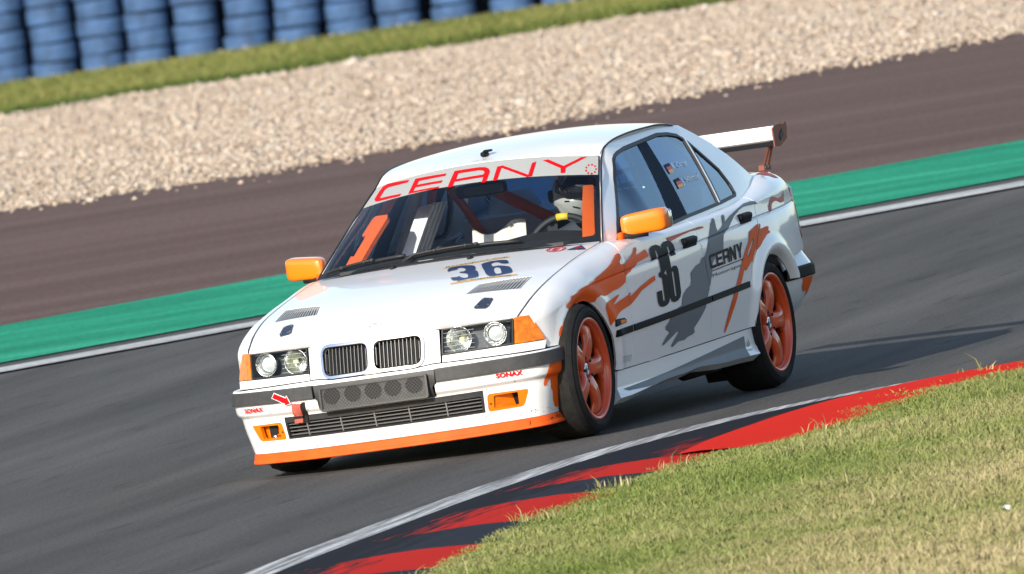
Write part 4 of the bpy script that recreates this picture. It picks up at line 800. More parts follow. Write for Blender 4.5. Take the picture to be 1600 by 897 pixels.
# ---- rear wing
af = [(.0, .0), (.02, .018), (.06, .030), (.11, .046), (.17, .068), (.172, .072), (.176, .072), (.176, .058), (.10, .020), (.04, -.004), (.01, -.008)]
V = []; ys = np.linspace(-.615, .615, 9)
for y in ys: V += [(-2.275 - a, y, 1.090 + b * .78) for a, b in af]
k = len(af); F = [(i * k + a, (i + 1) * k + a, (i + 1) * k + (a + 1) % k, i * k + (a + 1) % k) for i in range(8) for a in range(k)] + [tuple(range(k))[::-1], tuple(range(8 * k, 9 * k))]
WG = mk('rear_wing', bod(V), F, M['white'], CAR, False)
V, F = slab([(-2.279, 1.060), (-2.300, 1.058), (-2.300, 1.077), (-2.279, 1.081)], 'y', -.612, .612); mk('wing_lower_strip', bod(V), F, M['ink'], WG, False)
for s in (1, -1):
    V, F = slab([(-2.258, 1.140), (-2.30, 1.156), (-2.395, 1.156), (-2.41, 1.149), (-2.465, 1.160), (-2.475, 1.135), (-2.455, 1.080), (-2.40, 1.066), (-2.345, 1.052), (-2.255, 1.056)], 'y', .616, .622)
    if s < 0: V, F = mirV(V, F)
    EP = mk('wing_end_plate', bod(V), F, M['rust'], WG, False)
    V, F = slab([(-2.335, 1.10), (-2.385, 1.13), (-2.40, 1.10), (-2.35, 1.078)], 'y', .622, .626)
    if s < 0: V, F = mirV(V, F)
    mk('end_plate_badge', bod(V), F, M['greytrim'], EP, False)
    zt = .962
    for (x0, z0, x1, z1, hw) in ((-2.160, zt, -2.345, 1.085, .013), (-2.235, zt, -2.385, 1.085, .011)):
        V, F = slab([(x0 - hw, z0), (x0 + hw, z0), (x1 + hw, z1), (x1 - hw, z1)], 'y', .572, .580)
        if s < 0: V, F = mirV(V, F)
        mk('wing_strut', bod(V), F, M['rust'], WG, False)
    V, F = slab([(-2.145, .958), (-2.25, .952), (-2.25, .975), (-2.145, .982)], 'y', .560, .588)
    if s < 0: V, F = mirV(V, F)
    mk('strut_foot', bod(V), F, M['rust'], WG, False)
    for bx, bz in ((-2.16, .97), (-2.205, .97), (-2.36, 1.07)):
        V, F = superbox((bx, s * .584, bz), (.008, .008, .008), 1, 8, 6); mk('bolt', bod(V), F, M['alu'], WG)
# ---- door mirrors
def mirror_shape(V):
    V = V.copy(); t = (V[:, 1] / .112 + 1) / 2; V[:, 2] *= .86 + .14 * t * 1.0; V[:, 2] += .008 * t; V[:, 0] *= np.where(V[:, 0] > 0, 1.0, .7); V[:, 0] -= .30 * V[:, 1]; return V
for s in (1, -1):
    V, F = superbox((.440, .838, .928), (.058, .101, .056), .36, 32, 20, fx=mirror_shape)
    a = tube([(.52, .735, .885), (.505, .765, .878), (.48, .80, .878), (.46, .85, .876)], [.022, .016, .013, .012], 8)
    b = superbox((.385, .849, .930), (.012, .092, .046), .3, 20, 12, fx=lambda V: np.stack([V[:, 0] - .3 * V[:, 1], V[:, 1], V[:, 2]], -1))
    if s < 0: V, F = mirV(V, F); a = mirV(*a); b = mirV(*b)
    mi = mk('door_mirror', bod(V), F, M['orange'], CAR)
    mk('mirror_arm', bod(a[0]), a[1], M['black'], mi); mk('mirror_glass', bod(b[0]), b[1], M['chrome'], mi)
    V, F = superbox((.535, .742, .885), (.03, .016, .018), .6, 12, 8)
    if s < 0: V, F = mirV(V, F)
    mk('mirror_pivot', bod(V), F, M['orange_film'], mi)
# ---- wipers and cowl
cw = [WS(np.array([t]), np.array([-.03]))[0] + (.015, 0, -.012) for t in np.linspace(-.96, .96, 25)]
V, F = tube(cw, .02, 8); mk('cowl_strip', bod(V), F, M['black'], CAR)
for a, b in (((-.95, .012), (-.28, .045)), ((-.27, .018), (.52, .045))):
    pts = [WS(np.array([a[0] + (b[0] - a[0]) * t]), np.array([a[1] + (b[1] - a[1]) * t + .012 * math.sin(math.pi * t)]))[0] + np.array((.016, 0, .012)) for t in np.linspace(0, 1, 12)]
    V, F = tube(pts, .008, 8); wp = mk('wiper', bod(V), F, M['black'], CAR)
    pts = [p + np.array((.02, 0, .008)) for p in pts[:8]]; pts[0] = pts[0] + np.array((.03, 0, -.02)); V, F = tube(pts, .0055, 8); mk('wiper_arm', bod(V), F, M['black'], wp)
    for t in (3, 6, 9): V, F = superbox(pts[min(t, 7)], (.012, .012, .008), .7, 8, 6); mk('wiper_joint', bod(V), F, M['trim'], wp)
# ---- wheels
def make_wheel(x, s, front):
    c = Vector((x, s * .682, .306)); W = empty('wheel', c, parent=CAR)
    sh = lambda VF: (VF if s > 0 else (np.array(VF[0]) * [-1, -1, 1], VF[1]))
    hw = .113; R = .307
    tp_ = [(.226, hw - .022), (.232, hw - .008), (.245, hw + .002), (.262, hw + .002), (.278, hw - .005), (.291, hw - .018), (.299, hw - .034)]
    tr_ = [(.299, hw - .034), (.3035, hw - .050), (.3062, hw - .075), (R, hw - .09), (R + .0005, 0), (R, -hw + .07), (.3062, -hw + .045), (.304, -hw + .026)]
    V, F = sh(lathe(tp_, 72)); o = mk('tyre', V, [f[::-1] for f in F], M['tyre'], W)
    V, F = sh(lathe(tr_, 72)); V2, F2 = sh(lathe([(.304, -hw + .026), (.29, -hw), (.23, -hw)], 48)); mk('tyre_tread', V, [f[::-1] for f in F], M['tread' if front else 'tyre'], W); mk('tyre_wall', V2, [f[::-1] for f in F2], M['tyre'], W)
    for rr in (.262, .288):
        V, F = sh(lathe([(rr - .0015, hw + .0035 - (.014 if rr > .27 else .001)), (rr, hw + .0062 - (.014 if rr > .27 else .002)), (rr + .0015, hw + .003 - (.016 if rr > .27 else .001))], 72)); mk('sidewall_ring', V, [f[::-1] for f in F], M['tyre'], W)
    barrel = [(.214, hw - .030), (.222, hw - .010), (.2265, hw - .006), (.233, hw - .006), (.2335, hw - .016), (.214, hw - .030)]
    inn = [(.2205, hw - .010), (.210, hw - .024), (.204, hw - .070), (.196, hw - .10), (.192, -hw + .03)]
    parts = [lathe(barrel, 72), lathe(inn[:3], 72)]
    V, F = sh(lathe(inn[2:], 60)); mk('rim_barrel', V, [f[::-1] for f in F], M['dark'], W)  # inner barrel coloured near-black for the shade between the spokes
    # five broad dished spokes
    nr, nc = 14, 9
    for k in range(5):
        a0 = math.radians(90 + 14 + 72 * k); V = []
        for i in range(nr):
            t = i / (nr - 1); r = .036 + t * .166; wd = .052 - .012 * math.sin(math.pi * min(1, t * 1.15)) + .030 * max(0, t - .72) / .28 + .022 * max(0, .22 - t) / .22
            d = hw - .040 + .020 * math.sin(math.pi * min(1, t * 1.02) ** .9) + .012 * t
            for j in range(nc):
                q = (j / (nc - 1) - .5) * 2; e = abs(q) ** 3
                V.append((r * math.cos(a0) - wd * q * math.sin(a0), d - .030 * e - .002 * (1 - q * q) * 0 - .006 * (abs(q) < .3) * math.sin(math.pi * t), r * math.sin(a0) + wd * q * math.cos(a0)))
        F = [(i * nc + j, i * nc + j + 1, (i + 1) * nc + j + 1, (i + 1) * nc + j) for i in range(nr - 1) for j in range(nc - 1)]
        parts.append((np.array(V), F))
    parts.append(lathe([(.0, hw - .046), (.052, hw - .044), (.068, hw - .042), (.076, hw - .075)], 40))
    V, F = sh(join(*parts)); rm = mk('rim', V, [f[::-1] for f in F], M['rim'], W)
    md = rm.modifiers.new('thickness', 'SOLIDIFY'); md.thickness = .004; md.offset = -1
    V, F = sh(join(lathe([(.0, hw - .036), (.026, hw - .037), (.032, hw - .041), (.033, hw - .055)], 28))); cap = mk('hub_cap', V, [f[::-1] for f in F], M['chrome'], W)
    for k in range(4):
        f = [(0, 0)] + [(.023 * math.cos(t), .023 * math.sin(t)) for t in np.linspace(k * math.pi / 2 + .4, (k + 1) * math.pi / 2 + .4, 7)]
        V = np.array([(a, hw - .0345, b) for a, b in f]); V, F = sh((V, [(0, i + 1, i) if False else (0, i, i + 1) for i in range(1, 7)])); mk('hub_badge', V, [q[::-1] for q in F], M['blue' if k % 2 else 'namew'], W, False)
    for k in range(5):
        a = math.radians(90 + 50 + 72 * k); V, F = sh(superbox((.056 * math.cos(a), hw - .036, .056 * math.sin(a)), (.008, .010, .008), .8, 10, 8)); mk('lug_nut', V, F, M['dark'], W)
    V, F = sh(lathe([(.06, hw - .085), (.150, hw - .085), (.150, hw - .097), (.06, hw - .097)], 40, closed=True)); mk('brake_disc', V, F, M['disc'], W)
    V, F = sh(lathe([(.0, hw - .10), (.196, hw - .10)], 40)); mk('spoke_gap_shade', V, F, M['dark'], W)  # added dark disc standing in for the shade behind the spokes
    return W
for x in (1.35, -1.35):
    for s in (1, -1): make_wheel(x, s, x > 0)
# ---- chassis, wheel wells, underside
V, F = join(box((-.15, 0, .215), (1.65, .66, .012)), box((1.72, 0, .26), (.20, .46, .07)), box((-1.90, 0, .40), (.20, .56, .08)), box((0, 0, .235), (.95, .765, .055)))
CH = mk('chassis', bod(V), F, M['dark'], CAR, False)
for x in (1.345, -1.35):
    for s in (1, -1):
        zc_ = .305 if x > 0 else .255
        V = []; A = np.linspace(-.55, math.pi + .55, 30)
        for t in A: V += [(x + .372 * math.cos(t), s * .715, zc_ + .372 * math.sin(t)), (x + .372 * math.cos(t), s * .52, zc_ + .372 * math.sin(t))]
        F = [(2 * i, 2 * i + 1, 2 * i + 3, 2 * i + 2) for i in range(29)]; V += [(x, s * .52, zc_)]; F += [(2 * i + 1, 60, 2 * i + 3) for i in range(29)]
        mk('wheel_well', bod(V), F, M['dark'], CH)
V, F = join(box((1.6, 0, .55), (.30, .50, .05)), box((.99, 0, .55), (.02, .62, .24)), box((1.45, .5, .5), (.4, .02, .15)), box((1.45, -.5, .5), (.4, .02, .15))); mk('engine_bay', bod(V), F, M['dark'], CH, False)
V, F = tube([(-.40, .62, .165), (-.62, .66, .168), (-.70, .69, .17)], .040, 14); mk('exhaust_pipe', bod(V), F, M['trim'], CH)
V, F = box((-.72, .70, .175), (.018, .03, .028)); mk('exhaust_bracket', bod(V), F, M['alu'], CH, False)
# ---- cabin interior
INT = mk('cabin_shell', *(lambda q: (bod(q[0]), q[1]))(join(box((-.15, 0, .26), (1.05, .70, .02)), box((-1.22, 0, .58), (.03, .66, .30)))), M['white_in'], CAR, False)
for s in (1, -1):
    V, F = slab([(.78, .30), (-1.2, .30), (-1.2, .86), (.70, .86)], 'y', .735, .75)
    if s < 0: V, F = mirV(V, F)
    mk('door_inner_panel', bod(V), F, M['white_in'], INT, False)
V, F = join(box((-1.45, 0, .865), (.27, .66, .012)), superbox((-1.30, -.42, .93), (.07, .12, .075), .8, 16, 10), superbox((-1.30, .42, .93), (.07, .12, .075), .8, 16, 10)); mk('parcel_shelf', bod(V), F, M['white_in'], INT, False)
V, F = slab([(-1.10, .55), (-1.16, .55), (-1.66, .93), (-1.66, .985), (-1.50, 1.0), (-1.14, .965)], 'y', -.60, .60); mk('rear_bulkhead', bod(V), F, M['white_in'], INT, False)
for s in (1, -1):
    V, F = slab([(-.30, .87), (-.44, .87), (-.52, 1.24), (-.40, 1.25)], 'y', .655, .675); V = V - np.array((0, 1, 0)) * ((V[:, 2:3] - .87) * .40)
    if s < 0: V, F = mirV(V, F)
    mk('inner_pillar', bod(V), F, M['white_in'], INT, False)
    V, F = slab([(-1.16, .87), (-1.66, .87), (-1.62, 1.0), (-1.15, 1.25), (-1.02, 1.24), (-1.22, 1.05), (-1.24, .90)], 'y', .655, .665); V = V - np.array((0, 1, 0)) * ((V[:, 2:3] - .87) * .45)
    if s < 0: V, F = mirV(V, F)
    mk('inner_quarter', bod(V), F, M['white_in'], INT, False)
    for k in range(4):
        a0 = .26 - k * .062; V, F = slab([(a0, .80), (a0 - .036, .80), (a0 - .27, 1.12), (a0 - .234, 1.12)], 'y', .43, .50); V = V - np.array((0, 1, 0)) * (np.maximum(V[:, 2:3] - .87, 0) * .42)
        if s < 0:
            V, F = mirV(V, F); mk('door_frame_rail', bod(V), F, M['white_in'], INT, False)
    V, F = lathe([(.15, .90), (.13, 1.0), (.09, 1.07), (.0, 1.075)], 20, 'z'); V = V + (-1.33, s * .40, 0); mk('strut_tower', bod(V), F, M['white_in'], INT)
rl = lambda V: ROOF(V[:, 0], V[:, 1])
patch('roof_lining', ROOF, inset(roof_poly, .02), M['white_in'], INT, off=-.022, lip=0, step=.1)
def dsh(x, y): return np.stack([x + 0 * y, y + 0 * x, .905 - .10 * np.clip((.50 - x) / .2, 0, 1) ** 2 + .050 * np.exp(-((y - .36) / .24) ** 2) * np.exp(-((x - .40) / .16) ** 2) + .012 * np.cos(y * 2)], -1)
patch('dashboard', dsh, [(.80, -.55), (.84, 0), (.80, .55), (.62, .66), (.30, .68), (.30, -.68), (.62, -.66)], M['dash'], INT, lip=.25, step=.05)
# roll cage
CG = empty('roll_cage', parent=CAR)
def bar(name, pts, r=.021, m='cage'):
    V, F = tube(np.array(pts), r, 12); return mk(name, bod(V), F, M[m], CG)
for s in (1, -1):
    bar('cage_bar', [(.52, s * .66, .45), (.43, s * .625, .86), (.27, s * .577, 1.00), (.10, s * .535, 1.13), (.04, s * .51, 1.18), (.0, s * .48, 1.225), (-.30, s * .48, 1.265), (-.55, s * .48, 1.265)])
    bar('cage_bar', [(-.50, s * .62, .30), (-.50, s * .595, .85), (-.50, s * .505, 1.14), (-.50, s * .46, 1.27)])
    bar('cage_bar', [(-.55, s * .48, 1.25), (-.95, s * .50, 1.02), (-1.35, s * .52, .75)])
    bar('cage_bar', [(.60, s * .66, .45), (.0, s * .69, .60), (-.55, s * .63, .72)])
# gusset plates between cage and screen pillars, one with a cut-out in its edge
patch('gusset_plate', WS, [(-.885, .015), (-.755, .01), (-.720, .63), (-.745, .675), (-.885, .705), (-.905, .68), (-.905, .50), (-.850, .48), (-.855, .27), (-.890, .28)], M['cage'], CG, off=-.045, lip=.02, step=.05)
patch('gusset_plate', WS, [(.905, .060), (.945, .09), (.962, .157), (.955, .705), (.945, .722), (.885, .716), (.878, .70), (.888, .10)], M['cage'], CG, off=-.040, lip=.02, step=.05)
bar('cage_bar', [(-.50, -.46, 1.27), (-.50, 0, 1.29), (-.50, .46, 1.27)]); bar('cage_bar', [(.0, -.48, 1.225), (.0, 0, 1.255), (.0, .48, 1.225)])
bar('cage_bar', [(-.50, -.42, 1.265), (-.50, .58, .63)], .028); bar('cage_bar', [(-.55, -.60, .72), (-.55, .60, .72)])
# steering wheel, mirror, seats
SW = empty('steering_wheel', parent=CAR)
ctr_ = np.array((.32, .375, .852)); tl = math.radians(28)
ring = [ctr_ + .165 * np.array((math.sin(tl) * math.sin(t) * -1, math.cos(t), math.cos(tl) * math.sin(t))) for t in np.linspace(0, 2 * np.pi, 36, endpoint=False)]
V, F = tube(ring, .016, 10, closed=True); mk('wheel_rim', bod(V), F, M['dash'], SW)
V, F = tube([ring[8], ring[9], ring[10]], .018, 10); mk('centre_tape', bod(V), F, M['yellow'], SW)
for k in (0, 18, 27): V, F = tube([ctr_, ring[k]], .011, 8); mk('wheel_spoke', bod(V), F, M['alu'], SW)
V, F = tube([ctr_, ctr_ + (.25, 0, -.08)], .03, 10); mk('steering_column', bod(V), F, M['dash'], SW)
V, F = superbox((.18, -.02, 1.170), (.020, .125, .032), .35, 24, 12); im = mk('cabin_mirror', bod(V), F, M['black'], CAR)
V, F = superbox((.206, -.0, 1.170), (.002, .10, .020), .3, 16, 8); mk('mirror_face', bod(V), F, M['lampin'], im)
V, F = tube([(.18, -.02, 1.19), (.16, -.02, 1.25)], .012, 8); mk('mirror_stalk', bod(V), F, M['black'], im)
def seat(y, m, nm):
    V = []; dx_ = .26; prof = [(.02, .32), (.0, .42), (-.06, .44), (-.30, .40), (-.42, .50), (-.52, .75), (-.58, .95), (-.60, 1.05), (-.66, 1.05), (-.66, .9), (-.60, .45), (-.5, .32)]
    V, F = slab([(a + dx_, b) for a, b in prof], 'y', y - .21, y + .21); o = mk(nm, bod(V), F, M[m], CAR, False)
    for s in (-1, 1):
        V, F = slab([(a + dx_, b) for a, b in ((-.05, .40), (-.36, .40), (-.50, .60), (-.58, .98), (-.48, .95), (-.38, .66), (-.20, .55), (-.02, .52))], 'y', y + s * .21 - .025, y + s * .21 + .025); mk('seat_bolster', bod(V), F, M[m], o, False)
    return o
seat(.37, 'seatcloth', 'bucket_seat')
# folded white cover on the passenger side
CV = empty('folded_cover', bod([(-.15, -.10, .80)])[0], label='folded white cover with grey stripes inside the car behind the windscreen', cat='cover')
def cov(u, v): return np.stack([-.08 - .10 * v + .02 * np.sin(u * 9), -.215 + .27 * u, .80 + .165 * v + .03 * np.sin(u * 6 + v * 3) - .02 * np.cos(v * 11)], -1)
base_ = np.array(CV.location)
for nm, a, b, c_, d_, mm in (('cloth_sheet', 0, 1, 0, 1, 'fabric'), ('grey_stripe', .22, .36, .0, .98, 'grey_film'), ('cloth_fold', .30, 1.02, .45, .55, 'fabric')):
    us, vs = np.meshgrid(np.linspace(a, b, 14), np.linspace(c_, d_, 10)); P = cov(us.ravel(), vs.ravel()) + (0.004 if mm != 'fabric' else 0, 0, .004 if mm != 'fabric' else 0)
    F = [(i * 14 + j, i * 14 + j + 1, (i + 1) * 14 + j + 1, (i + 1) * 14 + j) for i in range(9) for j in range(13)]
    mk(nm, bod(P) - base_, F, M[mm], CV)
# ---------------------------------------------------------------- driver
def skinned(name, V, E, Rr, m, parent=None, **kw):
    me = bpy.data.meshes.new(name); me.from_pydata([tuple(v) for v in V], E, []); me.materials.append(m)
    o = bpy.data.objects.new(name, me); link(o, parent, **kw)
    md = o.modifiers.new('skin', 'SKIN'); me.skin_vertices or None
    for i, r in enumerate(Rr): me.skin_vertices[0].data[i].radius = (r, r) if not isinstance(r, tuple) else r
    me.skin_vertices[0].data[0].use_root = True; md.use_smooth_shade = True
    sb = o.modifiers.new('smooth', 'SUBSURF'); sb.levels = 2; sb.render_levels = 2
    return o
py = .37
PB = bod([(-.42, py, .47)])[0]
pv0 = [(-.42, py, .47), (-.45, py, .62), (-.50, py, .78), (-.52, py, .90), (-.50, py, .965), (-.47, py, 1.03),
      (-.50, py + .17, .86), (-.28, py + .24, .70), (.10, py + .18, .83), (.17, py + .15, .885),
      (-.50, py - .17, .86), (-.28, py - .24, .70), (.10, py - .18, .83), (.17, py - .15, .885),
      (-.30, py + .10, .47), (.10, py + .13, .55), (.50, py + .12, .36), (.62, py + .12, .40),
      (-.30, py - .10, .47), (.10, py - .13, .55), (.50, py - .12, .36), (.62, py - .12, .40)]
pe = [(0, 1), (1, 2), (2, 3), (3, 4), (4, 5), (3, 6), (6, 7), (7, 8), (8, 9), (3, 10), (10, 11), (11, 12), (12, 13), (0, 14), (14, 15), (15, 16), (16, 17), (0, 18), (18, 19), (19, 20), (20, 21)]
pr = [(.15, .12), (.14, .11), (.16, .12), (.13, .10), .055, .06, .065, .05, .042, .034, .065, .05, .042, .034, .085, .065, .05, .045, .085, .065, .05, .045]
pv = [(x + (.30 if z > .56 and x < -.2 else .12 if x < -.2 else .12), y, z) for x, y, z in pv0]
PERSON = empty('person', PB, label='driver in dark suit and white helmet holding the steering wheel', cat='person')
skinned('body', bod(pv) - PB, pe, pr, M['suit'], PERSON)
hc = np.array((-.075, py, 1.08))
def hs(V):
    V = V.copy(); lo = V[:, 2] < 0; V[lo, 0] = V[lo, 0] * 1.02 + .015; V[:, 1] *= np.where(V[:, 2] < -.05, .90, 1); return V
V, F = superbox(hc, (.108, .082, .110), 1, 24, 16); hd_ = mk('head', bod(V) - PB, F, M['skin'], PERSON)
V, F = superbox(hc + (.108, 0, -.015), (.018, .012, .018), 1, 10, 8); mk('nose', bod(V) - PB, F, M['skin'], hd_)
for s in (1, -1): V, F = superbox(hc + (.098, s * .032, .012), (.008, .014, .008), 1, 10, 8); mk('eye', bod(V) - PB, F, M['namew'], hd_)
V, F = superbox(hc, (.150, .125, .140), .92, 40, 28, fx=hs); HEL = mk('helmet', bod(V) - PB, F, M['helmet'], PERSON)
vis = lambda a, b: hc + np.stack([.155 * np.cos(a) * np.cos(b), .1285 * np.sin(a) * np.cos(b), .144 * np.sin(b)], -1)
patch('visor', vis, [(-1.25, .02), (-.6, -.06), (.6, -.06), (1.25, .02), (1.2, .52), (-1.2, .52)], M['visor'], HEL, off=.002, lip=.004, step=.12, body=False)
for ch in HEL.children:
    ch.data.transform(Matrix.Translation(Vector(-PB)))
visb = lambda a, b: hc + np.stack([.157 * np.cos(a) * np.cos(b), .127 * np.sin(a) * np.cos(b), .142 * np.sin(b)], -1)
for q in ([(-.5, -.30), (-.25, -.31), (-.25, -.36), (-.5, -.35)], [(.25, -.31), (.5, -.30), (.5, -.35), (.25, -.36)]):
    o = patch('helmet_vent', visb, q, M['dark'], HEL, off=.003, lip=.003, step=.1, body=False); o.data.transform(Matrix.Translation(Vector(-PB)))
V, F = superbox(hc + (.02, -.135, .0), (.03, .016, .03), .7, 16, 10); mk('helmet_hinge', bod(V) - PB, F, M['trim'], HEL)
for s in (1, -1):
    # gloved hands closed on the rim: palm, four fingers, thumb
    h = np.array((.25, py + s * .155, .875)); pvv = [h, h + (.035, s * .005, .012)]; ee = [(0, 1)]; rr = [.026, .026]
    for k in range(4):
        z = .022 - k * .016; b = len(pvv); pvv += [h + (.055, s * .012, z), h + (.078, s * -.002, z - .002), h + (.076, s * -.026, z - .004), h + (.056, s * -.034, z - .004)]
        ee += [(1, b), (b, b + 1), (b + 1, b + 2), (b + 2, b + 3)]; rr += [.0105, .010, .009, .0085]
    b = len(pvv); pvv += [h + (.028, s * -.024, .032), h + (.050, s * -.034, .036)]; ee += [(0, b), (b, b + 1)]; rr += [.012, .010]
    skinned('glove', bod(pvv) - PB, ee, rr, M['suit'], PERSON)

# ---------------------------------------------------------------- ground, track, gravel, verge
MG = dict(
 asphalt=ground_mat('track_asphalt', (.074, .071, .067), (.122, .116, .109), .9, (9, .45, 1), math.radians(8), .9, (.098, .094, .089), 55, .35, .22),
 runoff=ground_mat('runoff_asphalt', (.118, .076, .062), (.165, .112, .094), .5, (9, .8, 1), math.radians(-32), .9, (.14, .092, .077), 25, .3, .0),
 green=ground_mat('green_paint', (.014, .23, .12), (.045, .37, .215), 1.1, (3.2, .7, 1), math.radians(-32), .75, (.022, .30, .165), 30, .3, .3),
 white=ground_mat('line_paint', (.38, .38, .36), (.60, .60, .58), 1.2, (5, .4, 1), math.radians(-32), .8, None, 30, .3),
 worn=ground_mat('worn_line_paint', (.14, .14, .14), (.60, .60, .58), 2.2, (3.0, .09, 1), math.radians(10), .8, (.36, .36, .355), 30, .4),
 gravelbed=ground_mat('gravel_bed', (.34, .27, .21), (.46, .38, .31), 2.5, (1, 1, 1), 0, .95, None, 20, .6),
 turf=ground_mat('turf_soil', (.10, .10, .035), (.22, .18, .08), .8, (1, 1, 1), 0, .95, (.14, .14, .05), 14, .6),
 base=ground_mat('far_field', (.06, .08, .025), (.12, .12, .05), .05, (1, 1, 1), 0, .95, None, 2, .3),
)
def kerbmat(name, paint, rub):
    m = bpy.data.materials.new(name); m.use_nodes = True; t = m.node_tree; b = t.nodes['Principled BSDF']; L = t.links.new; b.inputs['Roughness'].default_value = .9
    b.inputs['Specular IOR Level'].default_value = .03
    at = t.nodes.new('ShaderNodeAttribute'); at.attribute_name = 'across'; al = t.nodes.new('ShaderNodeAttribute'); al.attribute_name = 'along'
    cb = t.nodes.new('ShaderNodeCombineXYZ'); mu = t.nodes.new('ShaderNodeMath'); mu.operation = 'MULTIPLY'; mu.inputs[1].default_value = 9
    ml = t.nodes.new('ShaderNodeMath'); ml.operation = 'MULTIPLY'; ml.inputs[1].default_value = .9
    L(al.outputs['Fac'], ml.inputs[0]); L(at.outputs['Fac'], mu.inputs[0]); L(ml.outputs[0], cb.inputs[0]); L(mu.outputs[0], cb.inputs[1])
    n = t.nodes.new('ShaderNodeTexNoise'); n.inputs['Scale'].default_value = 1.6; n.inputs['Detail'].default_value = 7; n.inputs['Roughness'].default_value = .65; L(cb.outputs[0], n.inputs['Vector'])
    # rubber laid down by tyres: heavy near the track edge, thin outwards
    s1 = t.nodes.new('ShaderNodeMath'); s1.operation = 'MULTIPLY_ADD'; s1.inputs[1].default_value = -1.0; s1.inputs[2].default_value = rub
    L(at.outputs['Fac'], s1.inputs[0]); ad = t.nodes.new('ShaderNodeMath'); ad.operation = 'MULTIPLY_ADD'; ad.inputs[1].default_value = 1.5; L(n.outputs[0], ad.inputs[0]); L(s1.outputs[0], ad.inputs[2])
    mr = t.nodes.new('ShaderNodeMapRange'); mr.inputs[1].default_value = .95; mr.inputs[2].default_value = 1.2; L(ad.outputs[0], mr.inputs[0])
    mx = t.nodes.new('ShaderNodeMix'); mx.data_type = 'RGBA'; L(mr.outputs[0], mx.inputs[0]); mx.inputs[6].default_value = (*paint, 1); mx.inputs[7].default_value = (.018, .019, .024, 1)
    L(mx.outputs[2], b.inputs['Base Color']); return m
KM = dict(worn=kerbmat('kerb_worn_red', (.30, .014, .010), 1.02), red=kerbmat('kerb_red', (.50, .022, .014), .72), dark=kerbmat('kerb_dark', (.030, .033, .042), .8), bright=kerbmat('kerb_bright_red', (.66, .024, .012), .70))
def strip(name, A, B, z, m, n=1, **kw):
    """sheet between two ground polylines"""
    A = np.array([(*p[:2], p[2] if len(p) > 2 else 0.) for p in A], float); B = np.array([(*p[:2], p[2] if len(p) > 2 else 0.) for p in B], float); k = len(A); V = []
    for i in range(n + 1):
        t = i / n; V += [(p[0], p[1], p[2] + z) for p in A * (1 - t) + B * t]
    F = [(i * k + j, i * k + j + 1, (i + 1) * k + j + 1, (i + 1) * k + j) for i in range(n) for j in range(k - 1)]
    o = mk(name, V, F, m, smooth=False, kind='structure', **kw)
    bm = bmesh.new(); bm.from_mesh(o.data); bmesh.ops.recalc_face_normals(bm, faces=bm.faces)
    if sum(f.normal.z for f in bm.faces) < 0: bmesh.ops.reverse_faces(bm, faces=bm.faces)
    bm.to_mesh(o.data); bm.free(); return o
def ext(P, d=60):
    P = [np.array(p, float) for p in P]; a = P[0] - (P[2] - P[0]) / np.linalg.norm(P[2] - P[0]) * d; b = P[-1] + (P[-1] - P[-3]) / np.linalg.norm(P[-1] - P[-3]) * d
    return [tuple(a)] + [tuple(p) for p in P] + [tuple(b)]
mk('ground', [(-2500, -2500, -2.2), (2500, -2500, -2.2), (2500, 2500, -2.2), (-2500, 2500, -2.2)], [(0, 1, 2, 3)], MG['base'], smooth=False, kind='structure')
gn = ext(BG['gravel_near']); gf = ext(BG['gravel_far']); vx = np.array((.944, .329))
near = [tuple(np.array(p) + np.array((150, 52, 0))) for p in gn]
strip('track', gn, near, 0., MG['asphalt'], kind_=None) if False else strip('track', gn, near, 0., MG['asphalt'])
strip('run_off', ext(BG['green_far']), [(p[0] + .3, p[1] + .1) for p in gn], .004, MG['runoff'])
strip('green_verge_paint', ext(BG['green_near']), ext(BG['green_far']), .008, MG['green'])
strip('edge_line', ext(BG['white_near']), ext(BG['white_far']), .012, MG['white'])
strip('gravel_trap', gn, gf, -.02, MG['gravelbed'])
# grass verge falls away a little towards the tyre wall
VM = ext(BG['verge_mid']); GF = ext(BG['gravel_far']); k = len(VM); V = []
for i in range(k): V.append((GF[i][0] + .3, GF[i][1] + .1, GF[i][2] + .01))
for t in (.3, .7):
    for i in range(k): V.append(tuple(np.array(GF[i]) * (1 - t) + np.array(VM[i]) * t))
for i in range(k): V.append((VM[i][0] - 3, VM[i][1] - 1, VM[i][2] + .02))
for i in range(k): V.append((VM[i][0] - 70, VM[i][1] - 24, VM[i][2] + 1.5))
mk('grass_verge', V, [(r * k + i, (r + 1) * k + i, (r + 1) * k + i + 1, r * k + i + 1) for r in range(4) for i in range(k - 1)], MG['turf'], smooth=True, kind='structure')
def bulk(name, V, nper, F, rnd, m):
    """one mesh of many small loose pieces; rnd = one number per piece"""
    n = len(V); me = bpy.data.meshes.new(name); me.vertices.add(n); me.vertices.foreach_set('co', np.ascontiguousarray(V, np.float32).ravel())
    nf, fs = F.shape; me.loops.add(nf * fs); me.polygons.add(nf); me.loops.foreach_set('vertex_index', np.ascontiguousarray(F, np.int32).ravel())
    me.polygons.foreach_set('loop_start', np.arange(0, nf * fs, fs, dtype=np.int32)); me.update(calc_edges=True)
    a = me.attributes.new('rnd', 'FLOAT', 'POINT'); a.data.foreach_set('value', np.repeat(rnd, nper).astype(np.float32)); me.materials.append(m)
    return link(bpy.data.objects.new(name, me), kind='stuff')
def along(P, u):
    P = np.array(P, float); s = np.concatenate([[0], np.cumsum(np.linalg.norm(np.diff(P, axis=0), axis=1))]); t = u * s[-1]
    return np.stack([np.interp(t, s, P[:, i]) for i in range(3)], -1)
